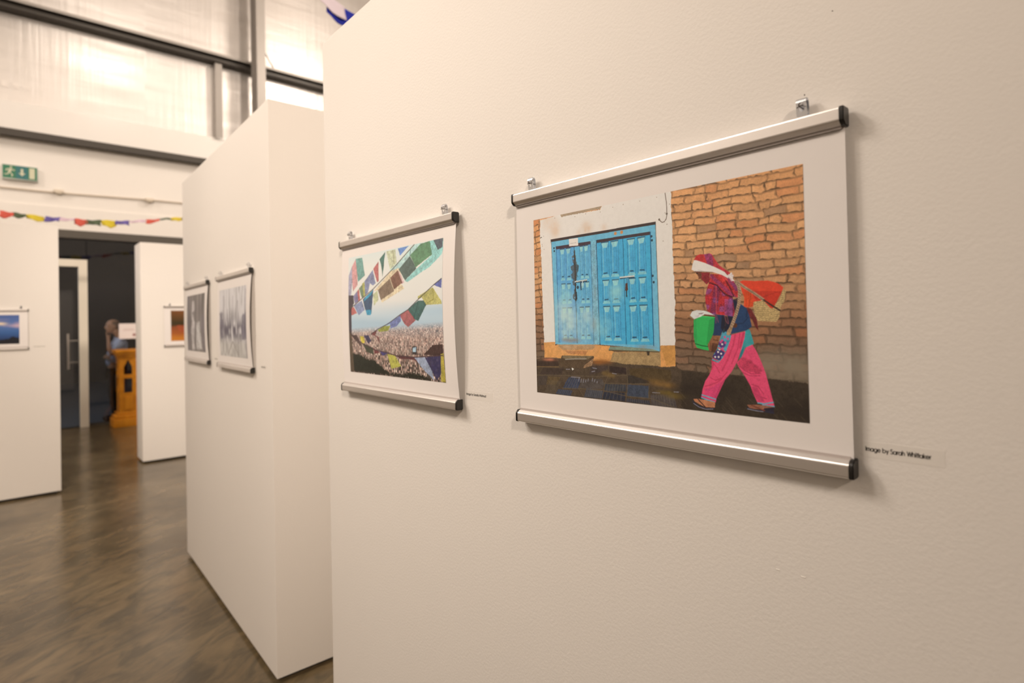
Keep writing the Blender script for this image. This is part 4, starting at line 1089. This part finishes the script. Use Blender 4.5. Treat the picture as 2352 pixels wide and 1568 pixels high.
def flag_string(label, pts, flags, seed, sag_flag):
    """pts: the cord; flags: (start, end, colour, drop, roll) along x"""
    rng = random.Random(seed)
    root = tag(empty('prayer_flag_string', Matrix.Translation(pts[0])), label, 'bunting')
    P0 = Vector(pts[0])

    def at(x):
        for a, b in zip(pts[:-1], pts[1:]):
            if x <= b[0] or b is pts[-1]:
                t = (x - a[0]) / (b[0] - a[0])
                return Vector(a).lerp(Vector(b), t) - P0
    bm = bmesh.new()
    xs = np.linspace(pts[0][0], pts[-1][0], 40)
    tube(bm, [at(x) for x in xs], 0.004, 6)
    mesh_obj('cord', bm, FC['white'], root, True)
    for x0, x1, colr, drop, roll in flags:
        bm = bmesh.new()
        nx, nz = 10, 6
        ph = rng.uniform(0, 6)
        rows = []
        for j in range(nz + 1):
            t = j / nz
            row = []
            for i in range(nx + 1):
                s = i / nx
                p = at(x0 + (x1 - x0) * s)
                wob = math.sin(s * 7 + ph) * 0.014 + math.sin(s * 13 + 2 * ph) * 0.007
                a = roll * t
                y = -((0.035 if colr == 'white' else 0.006) + 0.03 * t * math.sin(a + 0.4) + t * wob * 1.5)
                z = 0.008 - drop * t * (1 + 0.25 * math.sin(s * 5 + ph)) * (1 - sag_flag * abs(s - 0.5)) + 0.005 * math.sin(s * 6 + ph)
                row.append(bm.verts.new(p + Vector((0.01 * math.sin(t * 3 + ph), y, z))))
            rows.append(row)
        for j in range(nz):
            for i in range(nx):
                bm.faces.new((rows[j][i], rows[j][i + 1], rows[j + 1][i + 1], rows[j + 1][i]))
        fo = mesh_obj('flag', bm, FC[colr], root, True)
        fo.modifiers.new('cloth', 'SOLIDIFY').thickness = 0.002
    return root


K = (1.7922 + 0.0431) / 415.0
px = lambda a: -0.0431 + a * K
seq = [(-170, -140, 'red', .07, .5), (-138, -108, 'green', .07, .3), (-104, -70, 'yellow', .07, .5), (-66, -34, 'blue', .07, .4), (-30, -4, 'lilac', .04, .3), (-2, 25, 'red', .078, .5), (24, 50, 'green', .058, .3), (50, 90, 'yellow', .066, .6), (90, 122, 'blue', .068, .3), (121, 153, 'lilac', .045, .6),
       (152, 181, 'red', .082, .5), (181, 215, 'green', .076, .4), (214, 249, 'yellow', .086, .7), (249, 283, 'blue', .062, .4), (283, 323, 'lilac', .034, .5), (322, 356, 'red', .060, .5), (355, 389, 'green', .026, .4), (387, 420, 'yellow', .046, .5), (420, 455, 'blue', .06, .4), (456, 490, 'lilac', .05, .4), (490, 525, 'red', .07, .4)]
BT = [(-2.6, 8.8, 3.35), (-1.2, 8.8, 3.02), (-0.043, 8.8, 2.876), (0.344, 8.8, 2.852), (0.829, 8.8, 2.856), (1.218, 8.8, 2.884), (1.561, 8.8, 2.950), (1.792, 8.8, 2.990), (2.4, 8.8, 3.12), (3.4, 8.8, 3.42)]
flag_string('sagging string of red, green, yellow, blue and lilac prayer flags above the doorway', BT, [(px(a), px(b), c, d, r_) for a, b, c, d, r_ in seq], 3, 0.3)
BT2 = [(-0.6, 5.5, 5.32), (1.0, 5.5, 5.10), (2.0, 5.5, 4.90), (2.40, 5.5, 4.815), (2.62, 5.5, 4.745), (2.9, 5.5, 4.70), (3.6, 5.5, 4.70), (5.0, 5.5, 4.95)]
flag_string('lilac and bright blue prayer flags hanging high above the nearest panel', BT2, [(0.95, 1.32, 'green', .15, .4), (1.36, 1.74, 'yellow', .15, .4), (1.78, 2.12, 'red', .15, .4), (2.12, 2.635, 'white', .140, .5), (2.43, 2.84, 'deep_blue', .185, .4), (2.92, 3.26, 'red', .15, .4), (3.3, 3.66, 'green', .15, .4)], 8, 0.15)

# ---------------------------------------------------------------- lectern


def holed_panel(name, outer, holes, thick, material, parent, matrix):
    cu = bpy.data.curves.new(name, 'CURVE')
    cu.dimensions = '2D'
    cu.fill_mode = 'BOTH'
    cu.extrude = thick / 2
    for poly in [outer] + holes:
        sp = cu.splines.new('POLY')
        sp.points.add(len(poly) - 1)
        for p, (a, b) in zip(sp.points, poly):
            p.co = (a, b, 0, 1)
        sp.use_cyclic_u = True
    tmp = bpy.data.objects.new(name, cu)
    COL.objects.link(tmp)
    dg = bpy.context.evaluated_depsgraph_get()
    me = bpy.data.meshes.new_from_object(tmp.evaluated_get(dg))
    bpy.data.objects.remove(tmp, do_unlink=True)
    me.name = name
    me.materials.clear()
    me.materials.append(material)
    o = bpy.data.objects.new(name, me)
    COL.objects.link(o)
    o.parent = parent
    o.matrix_local = matrix
    return o


LW = 0.576
lec = tag(empty('lectern', Matrix.Translation((1.200, 10.50, 0))), 'orange varnished wooden lectern with arched openings, beside the narrow white panel', 'lectern')
UP = Matrix.Rotation(math.pi / 2, 4, 'X')          # curve plane xy -> xz
mesh_obj('base', boxes(((0, 0, 0), (LW, 0.40, 0.125), 0.006), ((0.02, 0.02, 0.125), (LW - 0.02, 0.38, 0.175), 0.012), ((0.055, 0.05, 0.175), (LW - 0.055, 0.35, 0.215), 0.006)), ORANGEWOOD, lec, True)
mesh_obj('top', boxes(((0.035, 0.0, 1.125), (LW - 0.035, 0.40, 1.18), 0.008), ((0.055, 0.02, 1.085), (LW - 0.055, 0.38, 1.125), 0.01), ((0.075, 0.04, 1.05), (LW - 0.075, 0.36, 1.087), 0.006)), ORANGEWOOD, lec, True)


def arch(xa, xb, z0, z1):
    w = xb - xa; c = (xa + xb) / 2
    zs = z1 - z0
    L = [(xa, z0), (xb, z0), (xb, z0 + zs * 0.52), (xb - w * 0.04, z0 + zs * 0.60), (xb - w * 0.14, z0 + zs * 0.64), (xb - w * 0.16, z0 + zs * 0.72), (xb - w * 0.24, z0 + zs * 0.78), (xb - w * 0.30, z0 + zs * 0.80), (xb - w * 0.32, z0 + zs * 0.90), (c + w * 0.08, z1 - zs * 0.03), (c, z1)]
    return L + [(2 * c - x, z) for x, z in L[::-1][1:-2]] if True else L


fx0, fx1 = 0.085, LW - 0.085
gapw = (fx1 - fx0 - 3 * 0.064) / 2
cols = [fx0 + 0.064, fx0 + 0.064 * 2 + gapw]
holes = []
for cx in cols:
    holes.append(arch(cx, cx + gapw, 0.795, 1.015))
    holes.append([(cx, 0.515), (cx + gapw, 0.515), (cx + gapw, 0.735), (cx, 0.735)])
holed_panel('front_panel', [(fx0, 0.2), (fx1, 0.2), (fx1, 1.06), (fx0, 1.06)], holes, 0.025, ORANGEWOOD, lec, Matrix.Translation((0, 0.068, 0)) @ UP)
for cx in cols:
    mesh_obj('raised_panel', boxes(((cx - 0.005, 0.045, 0.255), (cx + gapw + 0.005, 0.058, 0.455), 0.006)), ORANGEWOOD, lec)
for x in (fx0 + 0.012, fx1 - 0.012):
    holed_panel('side_panel', [(0.08, 0.2), (0.34, 0.2), (0.34, 1.06), (0.08, 1.06)], [arch(0.14, 0.28, 0.795, 1.015), [(0.14, 0.515), (0.28, 0.515), (0.28, 0.735), (0.14, 0.735)]], 0.022, ORANGEWOOD, lec,
                Matrix.Translation((x, 0, 0)) @ Matrix.Rotation(math.pi / 2, 4, 'Z') @ UP)
mesh_obj('shelf', boxes(((fx0 + 0.02, 0.08, 0.475), (fx1 - 0.02, 0.34, 0.495))), ORANGEWOOD, lec)

# notice on the glass
nt_ = tag(empty('notice_sheet', Matrix.Translation((1.352, BY + 0.044, 1.337))), 'white notice sheet stuck on the glass above the lectern', 'notice')
mesh_obj('sheet', boxes(((0, 0, 0), (0.262, 0.003, 0.245))), NOTEW, nt_)
bm = boxes(((0.06, -0.0008, 0.150), (0.20, 0, 0.158)), ((0.05, -0.0008, 0.132), (0.21, 0, 0.139)))
mesh_obj('faint_lines', bm, NOTEG, nt_)
bm = bmesh.new(); tube(bm, [(0.205, -0.001, 0.062), (0.205, 0.0, 0.062)], 0.022, 14)
mesh_obj('emblem', bm, NOTER, nt_)

# ---------------------------------------------------------------- the man behind the glass
SKIN = mat('skin', (0.58, 0.31, 0.18), 0.5)
SHIRT = mat('light_blue_shirt', (0.60, 0.68, 0.88), 0.8)
TROUS = mat('dark_trousers', (0.035, 0.032, 0.03), 0.8)
SHOE = mat('black_shoe', (0.012, 0.011, 0.011), 0.4)
HAIR = mat('short_dark_hair', (0.22, 0.13, 0.085), 0.8)
EYEW = mat('eye_white', (0.7, 0.68, 0.64), 0.3)


def skin_mesh(name, verts, edges, radii, root=0, sub=2, extra=None, voxel=None):
    me = bpy.data.meshes.new(name + '_cage')
    me.from_pydata(verts, edges, [])
    o = bpy.data.objects.new(name + '_cage', me)
    COL.objects.link(o)
    md = o.modifiers.new('skin', 'SKIN')
    md.use_smooth_shade = True
    for i, r_ in enumerate(radii):
        sv = me.skin_vertices[0].data[i]
        sv.radius = r_ if isinstance(r_, tuple) else (r_, r_)
        sv.use_root = i == root
    o.modifiers.new('sub', 'SUBSURF').levels = sub
    o.modifiers['sub'].render_levels = sub
    dg = bpy.context.evaluated_depsgraph_get()
    ev = bpy.data.meshes.new_from_object(o.evaluated_get(dg))
    bm = bmesh.new()
    bm.from_mesh(ev)
    bpy.data.objects.remove(o, do_unlink=True)
    if extra:
        extra(bm)
    if voxel:
        me2 = bpy.data.meshes.new(name)
        bm.to_mesh(me2); bm.free()
        t = bpy.data.objects.new(name, me2); COL.objects.link(t)
        rm = t.modifiers.new('remesh', 'REMESH'); rm.mode = 'VOXEL'; rm.voxel_size = voxel
        sm = t.modifiers.new('smooth', 'SMOOTH'); sm.factor = 0.5; sm.iterations = 3
        dg = bpy.context.evaluated_depsgraph_get()
        ev = bpy.data.meshes.new_from_object(t.evaluated_get(dg))
        bpy.data.objects.remove(t, do_unlink=True)
        bm = bmesh.new(); bm.from_mesh(ev)
    return bm


def ellip(bm, c, r, seg=16, rings=10):
    res = bmesh.ops.create_uvsphere(bm, u_segments=seg, v_segments=rings, radius=1.0)
    for v in res['verts']:
        v.co = Vector(c) + Vector((v.co.x * r[0], v.co.y * r[1], v.co.z * r[2]))


class Sk:
    def __init__(self): self.v, self.e, self.r = [], [], []
    def add(self, p, r, parent=None):
        self.v.append(p); self.r.append(r)
        if parent is not None: self.e.append((parent, len(self.v) - 1))
        return len(self.v) - 1
    def chain(self, start, items):
        k = start
        for p, r in items: k = self.add(p, r, k)
        return k


# he faces -x; his left side (-y) is towards the hall. Local origin at his feet.
b = Sk()
pel = b.add((0.02, 0, 0.86), 0.125)
sp = b.chain(pel, [((0.03, 0, 1.00), 0.125), ((0.06, 0, 1.15), 0.13), ((0.10, 0, 1.28), 0.12)])
nk = b.chain(sp, [((0.085, 0, 1.37), 0.062), ((0.05, 0, 1.42), 0.055), ((0.01, 0, 1.50), 0.06)])
for sy in (-1, 1):
    b.chain(pel, [((0.02, sy * 0.09, 0.80), 0.09), ((-0.005, sy * 0.10, 0.47), 0.058), ((0.03, sy * 0.10, 0.22), 0.052), ((0.045, sy * 0.10, 0.08), 0.036), ((-0.02, sy * 0.105, 0.045), 0.035), ((-0.12, sy * 0.11, 0.035), 0.028)])
# left arm: elbow low in front, forearm up, hand at the chin
lw = b.chain(sp, [((0.11, -0.17, 1.305), 0.06), ((0.03, -0.215, 1.19), 0.048), ((-0.05, -0.20, 1.075), 0.042), ((-0.075, -0.15, 1.20), 0.038), ((-0.075, -0.09, 1.335), 0.026), ((-0.07, -0.065, 1.375), 0.03)])
for k, (dx, dy) in enumerate(((-0.022, -0.02), (-0.026, -0.004), (-0.024, 0.012), (-0.014, 0.026))):
    L = (0.075, 0.085, 0.08, 0.065)[k]
    b.chain(lw, [((-0.078 + dx * 0.5, -0.062 + dy, 1.40), 0.0095), ((-0.080 + dx, -0.05 + dy, 1.40 + L * 0.5), 0.0085), ((-0.066 + dx, -0.035 + dy, 1.40 + L * 0.72), 0.0075)])
b.chain(lw, [((-0.05, -0.055, 1.40), 0.011), ((-0.035, -0.05, 1.43), 0.009)])
# right arm crossed in front of the belly, its hand under the left elbow
rw = b.chain(sp, [((0.11, 0.17, 1.305), 0.06), ((0.09, 0.225, 1.15), 0.048), ((0.05, 0.20, 1.02), 0.042), ((-0.09, 0.07, 1.03), 0.036), ((-0.125, -0.06, 1.045), 0.026), ((-0.12, -0.11, 1.05), 0.03)])
for k in range(4):
    z = 1.072 - 0.017 * k
    b.chain(rw, [((-0.112, -0.145, z), 0.0095), ((-0.095, -0.185, z - 0.004), 0.0085), ((-0.065, -0.225, z - 0.006), 0.0075)])
b.chain(rw, [((-0.10, -0.12, 1.085), 0.011), ((-0.075, -0.145, 1.10), 0.009)])


def head(bm):
    ellip(bm, (0.0, 0, 1.565), (0.098, 0.077, 0.092), 20, 14)      # skull
    ellip(bm, (-0.035, 0, 1.500), (0.062, 0.060, 0.072), 18, 12)   # face and jaw
    ellip(bm, (-0.060, 0, 1.452), (0.030, 0.034, 0.022))           # chin
    ellip(bm, (-0.102, 0, 1.525), (0.020, 0.013, 0.022))           # nose
    ellip(bm, (-0.088, 0, 1.560), (0.014, 0.046, 0.010))           # brow
    ellip(bm, (-0.088, 0, 1.484), (0.012, 0.026, 0.009))           # lips
    for sy in (-1, 1):
        ellip(bm, (0.008, sy * 0.079, 1.535), (0.020, 0.010, 0.032))


PM = Matrix.Translation((1.318, 11.42, 0.0))
man = mesh_obj('person', skin_mesh('person', b.v, b.e, b.r, 0, 1, head, 0.010), SKIN, None, True)
man.matrix_world = PM
tag(man, 'person in a light blue shirt, hand at chin, standing behind the lectern', 'person')
s = Sk()
p0 = s.add((0.02, 0, 0.855), 0.150)
sp = s.chain(p0, [((0.025, 0, 1.00), 0.146), ((0.06, 0, 1.15), 0.150), ((0.10, 0, 1.27), 0.136), ((0.092, 0, 1.345), 0.08)])
top = 3
s.chain(top, [((0.11, -0.17, 1.305), 0.075), ((0.03, -0.215, 1.19), 0.064), ((-0.02, -0.21, 1.12), 0.062)])
s.chain(top, [((0.11, 0.17, 1.305), 0.075), ((0.09, 0.225, 1.15), 0.064), ((0.07, 0.215, 1.08), 0.062)])
mesh_obj('shirt', skin_mesh('shirt', s.v, s.e, s.r, 0, 2), SHIRT, man, True)
t = Sk()
p0 = t.add((0.02, 0, 0.885), 0.138)
for sy in (-1, 1):
    t.chain(p0, [((0.02, sy * 0.09, 0.78), 0.108), ((-0.005, sy * 0.10, 0.47), 0.078), ((0.03, sy * 0.10, 0.22), 0.072), ((0.045, sy * 0.10, 0.075), 0.068)])
mesh_obj('trousers', skin_mesh('trousers', t.v, t.e, t.r, 0, 2), TROUS, man, True)
for sy in (-1, 1):
    q = Sk(); k = q.add((0.07, sy * 0.10, 0.042), 0.042)
    q.chain(k, [((0.0, sy * 0.105, 0.046), 0.046), ((-0.09, sy * 0.11, 0.038), 0.044), ((-0.155, sy * 0.112, 0.032), 0.032)])
    mesh_obj('shoe', skin_mesh('shoe', q.v, q.e, q.r, 0, 2), SHOE, man, True)
bm = bmesh.new()
ellip(bm, (0.012, 0, 1.568), (0.094, 0.0795, 0.088), 20, 14)
bmesh.ops.delete(bm, geom=[v for v in bm.verts if v.co.z < 1.50 or v.co.x < -0.02 or v.co.z > 1.628], context='VERTS')
mesh_obj('hair', bm, HAIR, man, True)
for sy in (-1, 1):
    bm = bmesh.new()
    ellip(bm, (-0.088, sy * 0.030, 1.542), (0.010, 0.013, 0.008), 10, 8)
    mesh_obj('eye', bm, EYEW, man, True)
